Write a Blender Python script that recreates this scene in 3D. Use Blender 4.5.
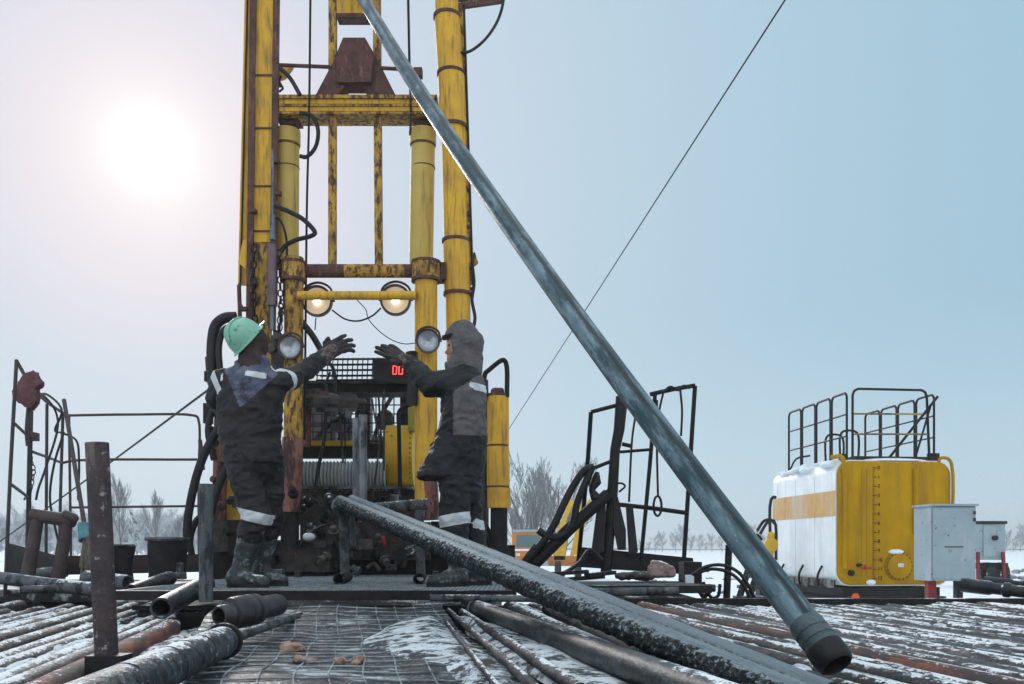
import bpy, bmesh, math, random
from mathutils import Vector, Matrix, Quaternion, noise
random.seed(7)
for o in list(bpy.data.objects): bpy.data.objects.remove(o)
scene = bpy.context.scene
COL = scene.collection
R = math.radians

# ------------------------------------------------------------------ camera
F, CX, HY, CZ = 887.0, 512.0, 548.0, 1.35
cam = bpy.data.cameras.new('camera'); camo = bpy.data.objects.new('camera', cam); COL.objects.link(camo)
camo.location = (0, 0, CZ); camo.rotation_euler = (R(90), 0, 0)
cam.sensor_width = 36; cam.lens = 36 * F / 1024; cam.shift_y = (HY - 342) / 1024
cam.clip_start = 0.05; cam.clip_end = 6000
scene.camera = camo

# ------------------------------------------------------------------ sky, sun, exposure
SUN = Vector((-362, F, 398)).normalized()
w = bpy.data.worlds.new('World'); scene.world = w; w.use_nodes = True
nt = w.node_tree; nt.nodes.clear()
def N(nt, t, **k):
    n = nt.nodes.new(t)
    for a, b in k.items(): setattr(n, a, b)
    return n
def math_(nt, op, a, b=None, c=None, clamp=False):
    n = N(nt, 'ShaderNodeMath', operation=op); n.use_clamp = clamp
    for i, v in enumerate((a, b, c)):
        if v is None: continue
        if isinstance(v, (int, float)): n.inputs[i].default_value = v
        else: nt.links.new(v, n.inputs[i])
    return n.outputs[0]
def mixc(nt, f, a, b, mode='MIX'):
    n = N(nt, 'ShaderNodeMix', data_type='RGBA', blend_type=mode); n.clamp_result = False
    for i, v in ((0, f), (6, a), (7, b)):
        if isinstance(v, (int, float)): n.inputs[i].default_value = v
        elif isinstance(v, tuple): n.inputs[i].default_value = v + (1,) if len(v) == 3 else v
        else: nt.links.new(v, n.inputs[i])
    return n.outputs[2]
def mapr(nt, v, a, b, c=0., d=1., smooth=True):
    n = N(nt, 'ShaderNodeMapRange'); n.interpolation_type = 'SMOOTHSTEP' if smooth else 'LINEAR'
    nt.links.new(v, n.inputs[0])
    for i, x in enumerate((a, b, c, d)): n.inputs[i + 1].default_value = x
    return n.outputs[0]
tc = N(nt, 'ShaderNodeTexCoord')
nrm = N(nt, 'ShaderNodeVectorMath', operation='NORMALIZE'); nt.links.new(tc.outputs['Generated'], nrm.inputs[0])
sx = N(nt, 'ShaderNodeSeparateXYZ'); nt.links.new(nrm.outputs[0], sx.inputs[0])
dt = N(nt, 'ShaderNodeVectorMath', operation='DOT_PRODUCT'); nt.links.new(nrm.outputs[0], dt.inputs[0]); dt.inputs[1].default_value = SUN
ang = math_(nt, 'DIVIDE', math_(nt, 'ARCCOSINE', math_(nt, 'MINIMUM', dt.outputs['Value'], 0.999999)), R(60))
ramp = N(nt, 'ShaderNodeValToRGB'); nt.links.new(ang, ramp.inputs[0]); cr_ = ramp.color_ramp
cr_.interpolation = 'B_SPLINE'
for k_, (p_, c_) in enumerate(((0, (1.25, 1.22, 1.22)), (.022, (.80, .77, .785)), (.055, (.66, .625, .665)), (.10, (.60, .572, .63)), (.16, (.525, .54, .62)), (.22, (.46, .52, .605)), (.465, (.36, .485, .575)), (.77, (.268, .425, .53)), (1, (.265, .42, .525)))):
    e_ = cr_.elements[0] if k_ == 0 else (cr_.elements[1] if k_ == 1 else cr_.elements.new(p_)); e_.position = p_; e_.color = c_ + (1,)
base = mixc(nt, mapr(nt, sx.outputs[2], 0.28, 0.0, 0.0, 0.6), ramp.outputs[0], (0.49, 0.605, 0.68))
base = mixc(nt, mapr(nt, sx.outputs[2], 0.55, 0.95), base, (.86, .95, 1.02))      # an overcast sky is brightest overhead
base = mixc(nt, mapr(nt, sx.outputs[1], 0.15, -0.7), base, (0.86, 0.92, 0.97))      # extra sky brightness added behind the camera to light the sides facing it
sky = N(nt, 'ShaderNodeTexSky', sky_type='NISHITA'); sky.sun_disc = False
sky.sun_elevation = math.asin(SUN.z); sky.sun_rotation = math.atan2(SUN.x, SUN.y); sky.dust_density = 4; sky.air_density = 1.5
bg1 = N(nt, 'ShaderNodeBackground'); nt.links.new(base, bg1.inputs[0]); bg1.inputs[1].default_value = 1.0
bg2 = N(nt, 'ShaderNodeBackground'); nt.links.new(sky.outputs[0], bg2.inputs[0]); bg2.inputs[1].default_value = 0.05
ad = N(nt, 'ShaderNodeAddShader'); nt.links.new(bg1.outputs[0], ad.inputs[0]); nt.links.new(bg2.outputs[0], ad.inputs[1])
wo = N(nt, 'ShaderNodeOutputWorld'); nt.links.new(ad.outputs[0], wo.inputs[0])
bg2.inputs[1].default_value = 0.0012

sl = bpy.data.lights.new('sun', 'SUN'); sl.energy = 1.4; sl.angle = R(14); sl.color = (1.0, 0.96, 0.93)
so = bpy.data.objects.new('sun', sl); COL.objects.link(so); so.rotation_euler = (-SUN).to_track_quat('-Z', 'Y').to_euler()
vs = scene.view_settings; scene.display_settings.display_device = 'sRGB'
vs.view_transform = 'Standard'; vs.look = 'None'; vs.gamma = 1; vs.use_curve_mapping = False; vs.exposure = 0.38

# ------------------------------------------------------------------ helpers
def P(px, py, Y): return Vector(((px - CX) / F * Y, Y, CZ + (HY - py) / F * Y))
def PX(n, Y): return n / F * Y           # pixels -> metres at depth Y

def frame(d):
    d = d.normalized(); u = Vector((0, 0, 1)) if abs(d.z) < .92 else Vector((1, 0, 0))
    a = d.cross(u).normalized(); return a, a.cross(d).normalized()

def catmull(p, n=5):
    q = [p[0] * 2 - p[1]] + p + [p[-1] * 2 - p[-2]]; out = [p[0]]
    for i in range(1, len(q) - 2):
        a, b, c, d = q[i - 1:i + 3]; t = [0.]
        for u, v in ((a, b), (b, c), (c, d)): t.append(t[-1] + max((v - u).length, 1e-5) ** .5)
        L = lambda u, v, i0, i1, x: u.lerp(v, (x - t[i0]) / (t[i1] - t[i0]))
        for k in range(1, n + 1):
            x = t[1] + (t[2] - t[1]) * k / n
            A, B, C = L(a, b, 0, 1, x), L(b, c, 1, 2, x), L(c, d, 2, 3, x)
            out.append(L(L(A, B, 0, 2, x), L(B, C, 1, 3, x), 1, 2, x))
    return out
class MB:
    def __init__(s): s.v = []; s.f = []; s.mi = []; s.cur = 0
    def face(s, idx): s.f.append(idx); s.mi.append(s.cur)
    def rings(s, rs, closed_u=True, cap=True, loop=False):
        n = len(rs[0]); b = len(s.v)
        for r_ in rs: s.v += [Vector(p) for p in r_]
        m = len(rs)
        for i in range(m if loop else m - 1):
            j = (i + 1) % m
            for k in range(n if closed_u else n - 1):
                k2 = (k + 1) % n
                s.face((b + i * n + k, b + i * n + k2, b + j * n + k2, b + j * n + k))
        if cap and not loop:
            s.face(tuple(b + k for k in reversed(range(n)))); s.face(tuple(b + (m - 1) * n + k for k in range(n)))
        return s
    def tube(s, pts, r, seg=8, cap=True, loop=False):
        pts = [Vector(p) for p in pts]
        if not loop and not isinstance(r, (list, tuple)) and 3 <= len(pts) <= 14: pts = catmull(pts)
        m = len(pts)
        rad = r if isinstance(r, (list, tuple)) else [r] * m
        def tang(i):
            if loop: return (pts[(i + 1) % m] - pts[i - 1]).normalized()
            if i == 0: return (pts[1] - pts[0]).normalized()
            if i == m - 1: return (pts[-1] - pts[-2]).normalized()
            return ((pts[i + 1] - pts[i]).normalized() + (pts[i] - pts[i - 1]).normalized()).normalized()
        a, c = frame(tang(0)); prev = tang(0); rs = []
        for i in range(m):
            t = tang(i)
            q = prev.rotation_difference(t); a = q @ a; c = q @ c; prev = t
            rs.append([pts[i] + (a * math.cos(2 * math.pi * k / seg) + c * math.sin(2 * math.pi * k / seg)) * rad[i] for k in range(seg)])
        return s.rings(rs, cap=cap, loop=loop)
    def lathe(s, p0, d, prof, seg=24, loop=False, cap=False):
        p0 = Vector(p0); d = Vector(d).normalized(); a, c = frame(d)
        rs = [[p0 + d * t + (a * math.cos(2 * math.pi * k / seg) + c * math.sin(2 * math.pi * k / seg)) * r for k in range(seg)] for t, r in prof]
        return s.rings(rs, cap=cap, loop=loop)
    def hollow(s, p0, p1, ro, ri, seg=20, n=1):
        p0, p1 = Vector(p0), Vector(p1); L = (p1 - p0).length
        return s.lathe(p0, p1 - p0, [(L * i / n, ro) for i in range(n + 1)] + [(L * i / n, ri) for i in range(n, -1, -1)], seg, loop=True)
    def hexa(s, lo, hi):   # four bottom, four top
        b = len(s.v); s.v += [Vector(p) for p in list(lo) + list(hi)]
        for q in ((3, 2, 1, 0), (4, 5, 6, 7), (0, 1, 5, 4), (1, 2, 6, 5), (2, 3, 7, 6), (3, 0, 4, 7)): s.face(tuple(b + i for i in q))
        return s
    def box(s, c, size, rot=None):
        c = Vector(c); h = [x / 2 for x in size]
        cs = [Vector((sx * h[0], sy * h[1], sz * h[2])) for sz in (-1, 1) for sx, sy in ((-1, -1), (1, -1), (1, 1), (-1, 1))]
        if rot is not None: cs = [rot @ v for v in cs]
        return s.hexa([c + v for v in cs[:4]], [c + v for v in cs[4:]])
    def pbox(s, x0, y0, x1, y1, Y, depth):      # the front face fills a pixel rectangle at depth Y; a true box behind it
        a, b = P(x0, y0, Y), P(x1, y1, Y)
        return s.box(((a.x + b.x) / 2, Y + depth / 2, (a.z + b.z) / 2), (abs(b.x - a.x), depth, abs(a.z - b.z)))
    def bar(s, p0, p1, wx, wy):                # rectangular bar between two points
        p0, p1 = Vector(p0), Vector(p1); a, c = frame(p1 - p0)
        q = [(-1, -1), (1, -1), (1, 1), (-1, 1)]
        return s.rings([[p + a * (i * wx / 2) + c * (j * wy / 2) for i, j in q] for p in (p0, p1)])
    def prism(s, pts, vec):
        pts = [Vector(p) for p in pts]; vec = Vector(vec)
        return s.rings([pts, [p + vec for p in pts]])
    def capsule(s, p0, p1, r0, r1, seg=14, ex=None):
        p0, p1 = Vector(p0), Vector(p1); d = p1 - p0; L = d.length; prof = []
        for i in range(6): t = math.pi / 2 * i / 5; prof.append((-r0 * math.cos(t), max(r0 * math.sin(t), 1e-4)))
        for i in range(6): t = math.pi / 2 * i / 5; prof.append((L + r1 * math.sin(t), max(r1 * math.cos(t), 1e-4)))
        return s.lathe(p0, d, prof, seg, cap=True)
    def ell(s, c, rx, ry, rz, rot=None, seg=20, rows=12):
        c = Vector(c); rs = []
        for i in range(rows + 1):
            t = math.pi * i / rows; st = max(math.sin(t), 1e-4)
            ring = [Vector((rx * st * math.cos(2 * math.pi * k / seg), ry * st * math.sin(2 * math.pi * k / seg), -rz * math.cos(t))) for k in range(seg)]
            rs.append([c + (rot @ p if rot else p) for p in ring])
        return s.rings(rs)
    def mesh(s, name):
        me = bpy.data.meshes.new(name); me.from_pydata([tuple(v) for v in s.v], [], s.f)
        me.polygons.foreach_set('material_index', s.mi)
        bm = bmesh.new(); bm.from_mesh(me); bmesh.ops.recalc_face_normals(bm, faces=bm.faces)
        for f in bm.faces: f.smooth = True
        for e in bm.edges:
            if len(e.link_faces) == 2 and e.calc_face_angle(0) > R(38): e.smooth = False
        bm.to_mesh(me); bm.free(); return me
    def build(s, name, m, parent=None, **props): return link(s.mesh(name), name, m, parent, **props)

def link(me, name, m, parent=None, origin=None, **props):
    if m is not None:
        for x in (m if isinstance(m, (list, tuple)) else [m]):
            if len(me.materials) == 0 or x.name not in [y.name for y in me.materials]: me.materials.append(x)
    o = bpy.data.objects.new(name, me); COL.objects.link(o)
    if parent is None:
        if origin is None:
            xs = [v.co for v in me.vertices]
            lo = Vector((min(v.x for v in xs), min(v.y for v in xs), min(v.z for v in xs))); hi = Vector((max(v.x for v in xs), max(v.y for v in xs), max(v.z for v in xs)))
            origin = Vector(((lo.x + hi.x) / 2, (lo.y + hi.y) / 2, lo.z))
        me.transform(Matrix.Translation(-Vector(origin))); o.location = origin
    else:
        o.parent = parent; M_ = Matrix(); q = parent
        while q is not None: M_ = Matrix.LocRotScale(q.location, q.rotation_euler, q.scale) @ M_ if q.parent is None else M_; q = q.parent
        inv = M_.inverted()
        me.transform(inv)                     # store the vertices in the thing's own frame
    for k, v in props.items(): o[k] = v
    return o
def thing(name, loc, label, category, group=None, rz=0):
    o = bpy.data.objects.new(name, None); COL.objects.link(o); o.location = loc; o.rotation_euler = (0, 0, rz); o.empty_display_size = .1
    o['label'] = label; o['category'] = category
    if group: o['group'] = group
    return o
def copy_tree(o, parent=None):
    c = o.copy(); COL.objects.link(c)
    if parent: c.parent = parent
    for ch in list(o.children): copy_tree(ch, c)
    return c
def realise(mb, name, voxel, smooth=6, wr=None):
    me = bpy.data.meshes.new(name); me.from_pydata([tuple(v) for v in mb.v], [], mb.f)
    bm = bmesh.new(); bm.from_mesh(me); bmesh.ops.recalc_face_normals(bm, faces=bm.faces); bm.to_mesh(me); bm.free()
    t = bpy.data.objects.new('temporary', me); COL.objects.link(t)
    md = t.modifiers.new('r', 'REMESH'); md.mode = 'VOXEL'; md.voxel_size = voxel
    if smooth: sm = t.modifiers.new('s', 'SMOOTH'); sm.factor = .5; sm.iterations = smooth
    dg = bpy.context.evaluated_depsgraph_get(); dg.update()
    out = bpy.data.meshes.new_from_object(t.evaluated_get(dg)); bpy.data.objects.remove(t)
    out.name = name
    if wr:
        nr = [v.normal.copy() for v in out.vertices]
        for v, n in zip(out.vertices, nr): v.co += n * wr(v.co, n)
    for p in out.polygons: p.use_smooth = True
    return out
def slab_of(me, c, ax, half, rad, off=.004, name='band'):
    """a band cut out of a garment: the strip of its surface within `half` of a plane, laid proud of it"""
    bm = bmesh.new(); bm.from_mesh(me); c = Vector(c); ax = Vector(ax).normalized()
    far = [v for v in bm.verts if (v.co - c).length > rad]; bmesh.ops.delete(bm, geom=far, context='VERTS')
    for s_ in (1, -1):
        bmesh.ops.bisect_plane(bm, geom=bm.verts[:] + bm.edges[:] + bm.faces[:], plane_co=c + ax * half * s_, plane_no=ax * s_, clear_outer=True)
    bm.normal_update(); outer = {v: v.normal.copy() for v in bm.verts}
    for v in bm.verts: v.co += outer[v] * off
    for f in bm.faces: f.smooth = True
    r = bpy.data.meshes.new(name); bm.to_mesh(r); bm.free(); return r

# ------------------------------------------------------------------ materials
MATS = {}
def mat(name, col, col2=None, scale=5., rough=.6, metal=0., stain=None, st_amt=.5, st_scale=(6, 6, 1.2), st_soft=.12, snow=0., snow_n=.7,
        bump=.15, bscale=40., world=False, spec=.22, fine=None, emit=None):
    m = bpy.data.materials.new(name); m.use_nodes = True; nt = m.node_tree; nt.nodes.clear(); MATS[name] = m
    out = N(nt, 'ShaderNodeOutputMaterial'); b = N(nt, 'ShaderNodeBsdfPrincipled'); nt.links.new(b.outputs[0], out.inputs[0])
    tc = N(nt, 'ShaderNodeTexCoord'); oi = N(nt, 'ShaderNodeObjectInfo')
    ofs = N(nt, 'ShaderNodeVectorMath', operation='MULTIPLY_ADD'); ofs.inputs[1].default_value = (1, 1, 1)
    rnd = math_(nt, 'MULTIPLY', oi.outputs['Random'], 53.0)
    nt.links.new(tc.outputs['Object'], ofs.inputs[0]); nt.links.new(rnd, ofs.inputs[2]); vec = ofs.outputs[0]
    def noise_(sc, detail=6, v=None, rough_=.6):
        n = N(nt, 'ShaderNodeTexNoise'); n.inputs['Detail'].default_value = detail; n.inputs['Roughness'].default_value = rough_
        if isinstance(sc, tuple):
            mp = N(nt, 'ShaderNodeMapping'); mp.inputs['Scale'].default_value = sc; nt.links.new(vec, mp.inputs[0]); nt.links.new(mp.outputs[0], n.inputs[0]); n.inputs['Scale'].default_value = 1
        else: nt.links.new(vec, n.inputs[0]); n.inputs['Scale'].default_value = sc
        return n.outputs[0]
    c = col
    if col2: c = mixc(nt, mapr(nt, noise_(scale), .32, .68), col, col2)
    if fine:
        c = mixc(nt, mapr(nt, noise_(fine[1], 3), fine[2], fine[2] + .08), c, fine[0])
    if stain:
        e = .5 + (.5 - st_amt) * .55
        c = mixc(nt, mapr(nt, noise_(st_scale, 8, rough_=.68), e - st_soft / 2, e + st_soft / 2), c, stain)
    rg = rough
    if snow > 0:
        g = N(nt, 'ShaderNodeNewGeometry'); sp = N(nt, 'ShaderNodeSeparateXYZ'); nt.links.new(g.outputs['Normal'], sp.inputs[0])
        nz = math_(nt, 'ADD', sp.outputs[2], math_(nt, 'ADD', math_(nt, 'MULTIPLY', math_(nt, 'SUBTRACT', noise_((9, 4, 9), 4), .5), snow_n * 1.7), math_(nt, 'MULTIPLY', math_(nt, 'SUBTRACT', noise_((55, 26, 55), 5, rough_=.75), .5), snow_n * 2.2)))
        nz = math_(nt, 'ADD', nz, math_(nt, 'MULTIPLY', math_(nt, 'SUBTRACT', noise_((2.2, 1.1, 2.2), 3), .5), snow_n * 1.6))
        th = 1.25 - snow * .75
        fac = mapr(nt, nz, th, th + .14)
        if isinstance(c, tuple): cc = N(nt, 'ShaderNodeRGB'); cc.outputs[0].default_value = c + (1,); c = cc.outputs[0]
        c = mixc(nt, fac, c, (.74, .79, .83))
        rr = N(nt, 'ShaderNodeMix'); nt.links.new(fac, rr.inputs[0]); rr.inputs[2].default_value = rough; rr.inputs[3].default_value = .85; rg = rr.outputs[0]
    if isinstance(c, tuple): b.inputs['Base Color'].default_value = c + (1,)
    else: nt.links.new(c, b.inputs['Base Color'])
    if isinstance(rg, float): b.inputs['Roughness'].default_value = rg
    else: nt.links.new(rg, b.inputs['Roughness'])
    b.inputs['Metallic'].default_value = metal; b.inputs['Specular IOR Level'].default_value = spec
    if emit: b.inputs['Emission Color'].default_value = emit[0] + (1,); b.inputs['Emission Strength'].default_value = emit[1]
    if bump:
        bp = N(nt, 'ShaderNodeBump'); bp.inputs['Strength'].default_value = bump; bp.inputs['Distance'].default_value = .02
        nt.links.new(noise_(bscale, 5), bp.inputs['Height']); nt.links.new(bp.outputs[0], b.inputs['Normal'])
    return m

yellow = mat('yellow_paint', (.70, .405, .035), (.57, .32, .04), 4, .55, stain=(.24, .14, .055), st_amt=.35, st_scale=(30, 30, 3.0), st_soft=.26, fine=((.10, .055, .035), 46, .68), bump=.12)
yellow_c = mat('clean_yellow_paint', (.64, .41, .035), (.54, .33, .03), 3, .5, stain=(.10, .06, .03), st_amt=.22, st_scale=(9, 9, 2), bump=.06)
yellow_tan = mat('tan_yellow_paint', (.56, .41, .11), (.48, .34, .09), 3, .5, stain=(.16, .10, .05), st_amt=.28, st_scale=(9, 9, .7), st_soft=.2, bump=.05)
rust_yellow = mat('rusted_yellow_paint', (.52, .32, .05), (.30, .16, .045), 7, .7, stain=(.075, .04, .028), st_amt=.46, st_scale=(26, 26, 9), st_soft=.14, fine=((.30, .19, .12), 40, .66))
rust = mat('rust', (.12, .06, .05), (.065, .036, .034), 8, .8, stain=(.2, .11, .07), st_amt=.3, st_scale=(24, 24, 8), fine=((.22, .15, .13), 50, .68))
rust_pink = mat('pink_primer_rust', (.30, .14, .11), (.16, .07, .06), 6, .8, stain=(.06, .035, .035), st_amt=.45, st_scale=(10, 10, 3), st_soft=.1)
black = mat('black_steel', (.007, .007, .008), (.018, .017, .018), 9, .6, fine=((.10, .11, .115), 44, .69), snow=.16, bump=.2, spec=.25)
black_c = mat('black_rail', (.008, .008, .010), None, rough=.6, bump=0, spec=.25)
rubber = mat('black_rubber', (.006, .006, .007), (.016, .016, .018), 8, .5, bump=.1, spec=.3)
steel = mat('bare_steel', (.20, .225, .24), (.12, .14, .155), 6, .42, .55, stain=(.04, .045, .05), st_amt=.4, st_scale=(9, 9, 3))
grease = mat('greasy_machine_steel', (.03, .028, .028), (.075, .068, .068), 9, .55, spec=.25, stain=(.13, .075, .06), st_amt=.3, st_scale=(18, 18, 14), fine=((.24, .26, .27), 38, .68), snow=.16, bump=.4, bscale=25)
frost_steel = mat('frosted_steel', (.055, .065, .072), (.12, .135, .145), 9, .55, 0., fine=((.3, .34, .36), 46, .63), stain=(.025, .025, .027), st_amt=.45, st_scale=(9, 9, 5), snow=.42, bump=.25)
pipe_steel = mat('weathered_pipe_steel', (.06, .058, .062), (.105, .09, .09), 5, .6, 0., stain=(.03, .03, .033), st_amt=.55, st_scale=(22, 6, 22), fine=((.27, .29, .31), 60, .61), snow=.50, snow_n=.62, bump=.45)
pipe_red = mat('red_rusted_pipe', (.27, .095, .06), (.14, .065, .055), 5, .75, stain=(.06, .05, .05), st_amt=.5, st_scale=(12, 2, 12), snow=.30, snow_n=.5, fine=((.10, .06, .055), 40, .6), bump=.3)
pipe_dark = mat('dark_wet_pipe', (.022, .030, .036), (.055, .070, .080), 6, .42, .0, spec=.35, stain=(.014, .015, .018), st_amt=.5, st_scale=(14, 5, 14), fine=((.27, .31, .33), 48, .635), snow=.36, snow_n=.45, bump=.25)
lean_m = mat('grey_blue_pipe', (.19, .26, .30), (.115, .175, .205), 5, .40, .4, stain=(.045, .075, .09), st_amt=.5, st_scale=(16, 3.2, 16), st_soft=.16, fine=((.32, .40, .44), 60, .63), bump=.12, bscale=70)
snow_m = mat('snow', (.76, .81, .85), (.70, .76, .81), 2, .8, bump=.5, bscale=6)
ground_m = mat('snowy_field', (.78, .83, .87), (.72, .78, .83), .12, .85, stain=(.16, .15, .14), st_amt=.2, st_scale=(.9, .9, .9), st_soft=.1, bump=.5, bscale=1.5)
deck_m = mat('dirty_deck_snow', (.50, .56, .60), (.35, .40, .43), 3, .8, stain=(.016, .016, .018), st_amt=.74, st_scale=(3.2, 2.2, 3), st_soft=.12, bump=.8, bscale=18)
mat_m = mat('rubber_mat', (.018, .023, .027), (.042, .052, .058), 7, .45, stain=(.55, .61, .65), st_amt=.33, st_scale=(5, 6, 5), st_soft=.1, fine=((.40, .45, .48), 55, .60), bump=.5, bscale=20)
white_tank = mat('white_tank_paint', (.84, .87, .89), (.74, .77, .79), 2, .5, stain=(.60, .60, .60), st_amt=.3, st_scale=(3.2, 3.2, .6), st_soft=.4, fine=((.34, .31, .28), 12, .71), bump=.12)
orange_band = mat('orange_band_paint', (.62, .36, .12), (.56, .29, .08), 3, .5, stain=(.55, .48, .40), st_amt=.36, st_scale=(5, 5, .4), st_soft=.3, bump=.04)
tank_yellow = mat('tank_yellow_paint', (.46, .255, .004), (.37, .20, .004), 1.4, .5, spec=.06, stain=(.27, .15, .015), st_amt=.36, st_scale=(4, 4, .6), st_soft=.35, fine=((.16, .09, .02), 14, .70), bump=.1)
cab_grey = mat('chipped_grey_paint', (.30, .375, .41), (.25, .32, .355), 2, .5, fine=((.05, .05, .055), 13, .64), stain=(.36, .40, .43), st_amt=.3, st_scale=(3, 3, .8), bump=.06)
red_p = mat('red_paint', (.24, .025, .03), (.14, .02, .024), 5, .5, stain=(.06, .03, .03), st_amt=.3, bump=.08)
ink = mat('black_marking', (.018, .016, .012), None, rough=.6, bump=0)
red_mark = mat('red_marking', (.45, .03, .02), None, rough=.5, bump=0)
navy = mat('dark_navy_fabric', (.010, .0092, .0115), (.023, .0205, .024), 11, .55, spec=.28, bump=.35, bscale=110)
charcoal = mat('charcoal_fabric', (.0075, .0082, .0105), (.018, .0195, .0235), 11, .55, spec=.28, bump=.35, bscale=110)
grey_fab = mat('grey_fabric', (.095, .091, .095), (.14, .134, .138), 14, .85, spec=.2, bump=.35, bscale=120)
blue_fab = mat('blue_grey_fabric', (.06, .075, .125), (.15, .16, .21), 12, .8, stain=(.045, .04, .055), st_amt=.4, st_scale=(10, 10, 10), bump=.3, bscale=100)
knit = mat('dark_knit', (.045, .030, .029), (.075, .052, .050), 14, .9, spec=.2, bump=.5, bscale=140)
refl = mat('reflective_tape', (.62, .66, .69), (.5, .54, .57), 9, .4, bump=.15)
helmet_m = mat('pale_green_helmet', (.20, .44, .33), (.26, .50, .40), 7, .4, stain=(.06, .15, .12), st_amt=.3, st_scale=(16, 16, 16), st_soft=.15, bump=.05)
glove_m = mat('worn_glove', (.028, .025, .027), (.06, .053, .056), 18, .8, bump=.4, bscale=90)
cuff_m = mat('mottled_cuff', (.07, .032, .034), (.17, .14, .14), 34, .85, bump=.4, bscale=90)
boot_m = mat('rubber_boot', (.018, .023, .026), (.05, .062, .067), 8, .42, spec=.35, stain=(.20, .23, .24), st_amt=.34, st_scale=(13, 13, 13), snow=.24, bump=.35)
skin_m = mat('skin', (.42, .22, .16), (.38, .19, .14), 12, .55, bump=.05)
glass_m = mat('cab_glass', (.10, .13, .15), None, rough=.08, bump=0, spec=.8)
lens_m = mat('lamp_glass', (.55, .46, .34), (.42, .34, .25), 6, rough=.25, bump=0, emit=((1.0, .80, .52), .16))
bulb_m = mat('lamp_bulb', (1., .9, .75), None, rough=.3, bump=0, emit=((1.0, .9, .7), 3.))
dead_lens = mat('unlit_lamp_glass', (.5, .53, .56), (.3, .33, .36), 20, .2, .4, bump=0)
led_m = mat('red_digits', (.5, .02, .02), None, rough=.4, bump=0, emit=((1.0, .06, .05), 2.2))
maroon = mat('maroon_sacking', (.17, .075, .085), (.10, .045, .055), 9, .85, bump=.5, bscale=60)
teal = mat('teal_cloth', (.12, .30, .34), (.08, .2, .24), 20, .8, bump=.4)
straw = mat('frosted_twigs', (.14, .115, .10), (.26, .235, .22), 20, .85, bump=.3)
bark = mat('frosted_bark', (.085, .078, .08), (.15, .145, .15), 4, .9, bump=.2)
twig = mat('hazy_frosted_branches', (.14, .145, .155), (.24, .25, .265), 3, .9, bump=0)  # frosted twigs, with distance haze lightening put into the colour
far_twig = mat('fogged_far_branches', (.10, .125, .14), (.16, .185, .205), 1, .95, bump=0)  # bluish fog tone of the distance put into the branch colour
hoar = mat('hoarfrost_twigs', (.72, .76, .79), (.50, .54, .57), 1.5, .95, bump=0)
orange_t = mat('orange_truck_paint', (.58, .22, .05), (.5, .19, .05), 2, .45, stain=(.3, .16, .09), st_amt=.3, bump=.03)
card = mat('frosted_cardboard', (.36, .27, .245), (.25, .18, .165), 8, .9, snow=.45, bump=.4)
straw_o = mat('frozen_orange_clay', (.25, .13, .08), (.40, .32, .28), 26, .9, bump=.5)

# the long muddy pipe: black frozen mud on the flanks, grey ice along the top
def mud_ice(name, dark, light, cut):
    m = mat(name, dark, None, rough=.5, bump=.0); nt = m.node_tree; b = [n for n in nt.nodes if n.type == 'BSDF_PRINCIPLED'][0]
    tc = N(nt, 'ShaderNodeTexCoord')
    def nz(sc, d):
        mp = N(nt, 'ShaderNodeMapping'); mp.inputs['Scale'].default_value = sc; nt.links.new(tc.outputs['Object'], mp.inputs[0])
        n = N(nt, 'ShaderNodeTexNoise'); n.inputs['Scale'].default_value = 1; n.inputs['Detail'].default_value = d; n.inputs['Roughness'].default_value = .7; nt.links.new(mp.outputs[0], n.inputs[0]); return n.outputs[0]
    a = nz((75, 48, 75), 5); big = nz((5, 2.2, 5), 3)
    g = N(nt, 'ShaderNodeNewGeometry'); sp = N(nt, 'ShaderNodeSeparateXYZ'); nt.links.new(g.outputs['Normal'], sp.inputs[0])
    speck = mapr(nt, math_(nt, 'ADD', a, math_(nt, 'MULTIPLY', sp.outputs[2], .10)), cut, cut + .13)
    c = mixc(nt, speck, dark, (.29, .36, .40))
    top = mapr(nt, math_(nt, 'ADD', sp.outputs[2], math_(nt, 'MULTIPLY', math_(nt, 'SUBTRACT', big, .5), .5)), (.70 if cut > .5 else .45), (.84 if cut > .5 else .7))
    c = mixc(nt, top, c, mixc(nt, mapr(nt, nz((30, 2, 30), 5), .4, .65), light, (.12, .16, .185)))
    nt.links.new(c, b.inputs['Base Color'])
    bp = N(nt, 'ShaderNodeBump'); bp.inputs['Strength'].default_value = .6; bp.inputs['Distance'].default_value = .015
    nt.links.new(a, bp.inputs['Height']); nt.links.new(bp.outputs[0], b.inputs['Normal']); return m
mud = mud_ice('frozen_mud_pipe', (.013, .016, .018), (.21, .27, .30), .56)
ice_smooth = mud_ice('iced_grey_pipe', (.05, .064, .072), (.17, .22, .25), .50)

# ------------------------------------------------------------------ ground and deck
DECK, DTOP, PLAT = .80, .93, 1.08
mb = MB(); nx, ny = 90, 90
xs = [-1500 + 3000 * i / nx for i in range(nx + 1)]
def warp(t): return (abs(t) ** 2.6) * (1 if t > 0 else -1)
rows = []
for j in range(ny + 1):
    y = 880 * warp(-.25 + 1.25 * j / ny) + 8
    rows.append([Vector((900 * warp(-1 + 2 * i / nx), y, 0)) for i in range(nx + 1)])
for r_ in rows:
    for v in r_:
        d = v.length
        v.z = (noise.noise(v * .35) * .10 + noise.noise(v * .08) * .18) * min(1, max(0, (d - 5) / 8)) * (1 if d < 200 else .3) - .06
mb.rings(rows, closed_u=False, cap=False); g = mb.build('ground', ground_m, origin=(0, 0, 0)); g['kind'] = 'structure'

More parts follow.
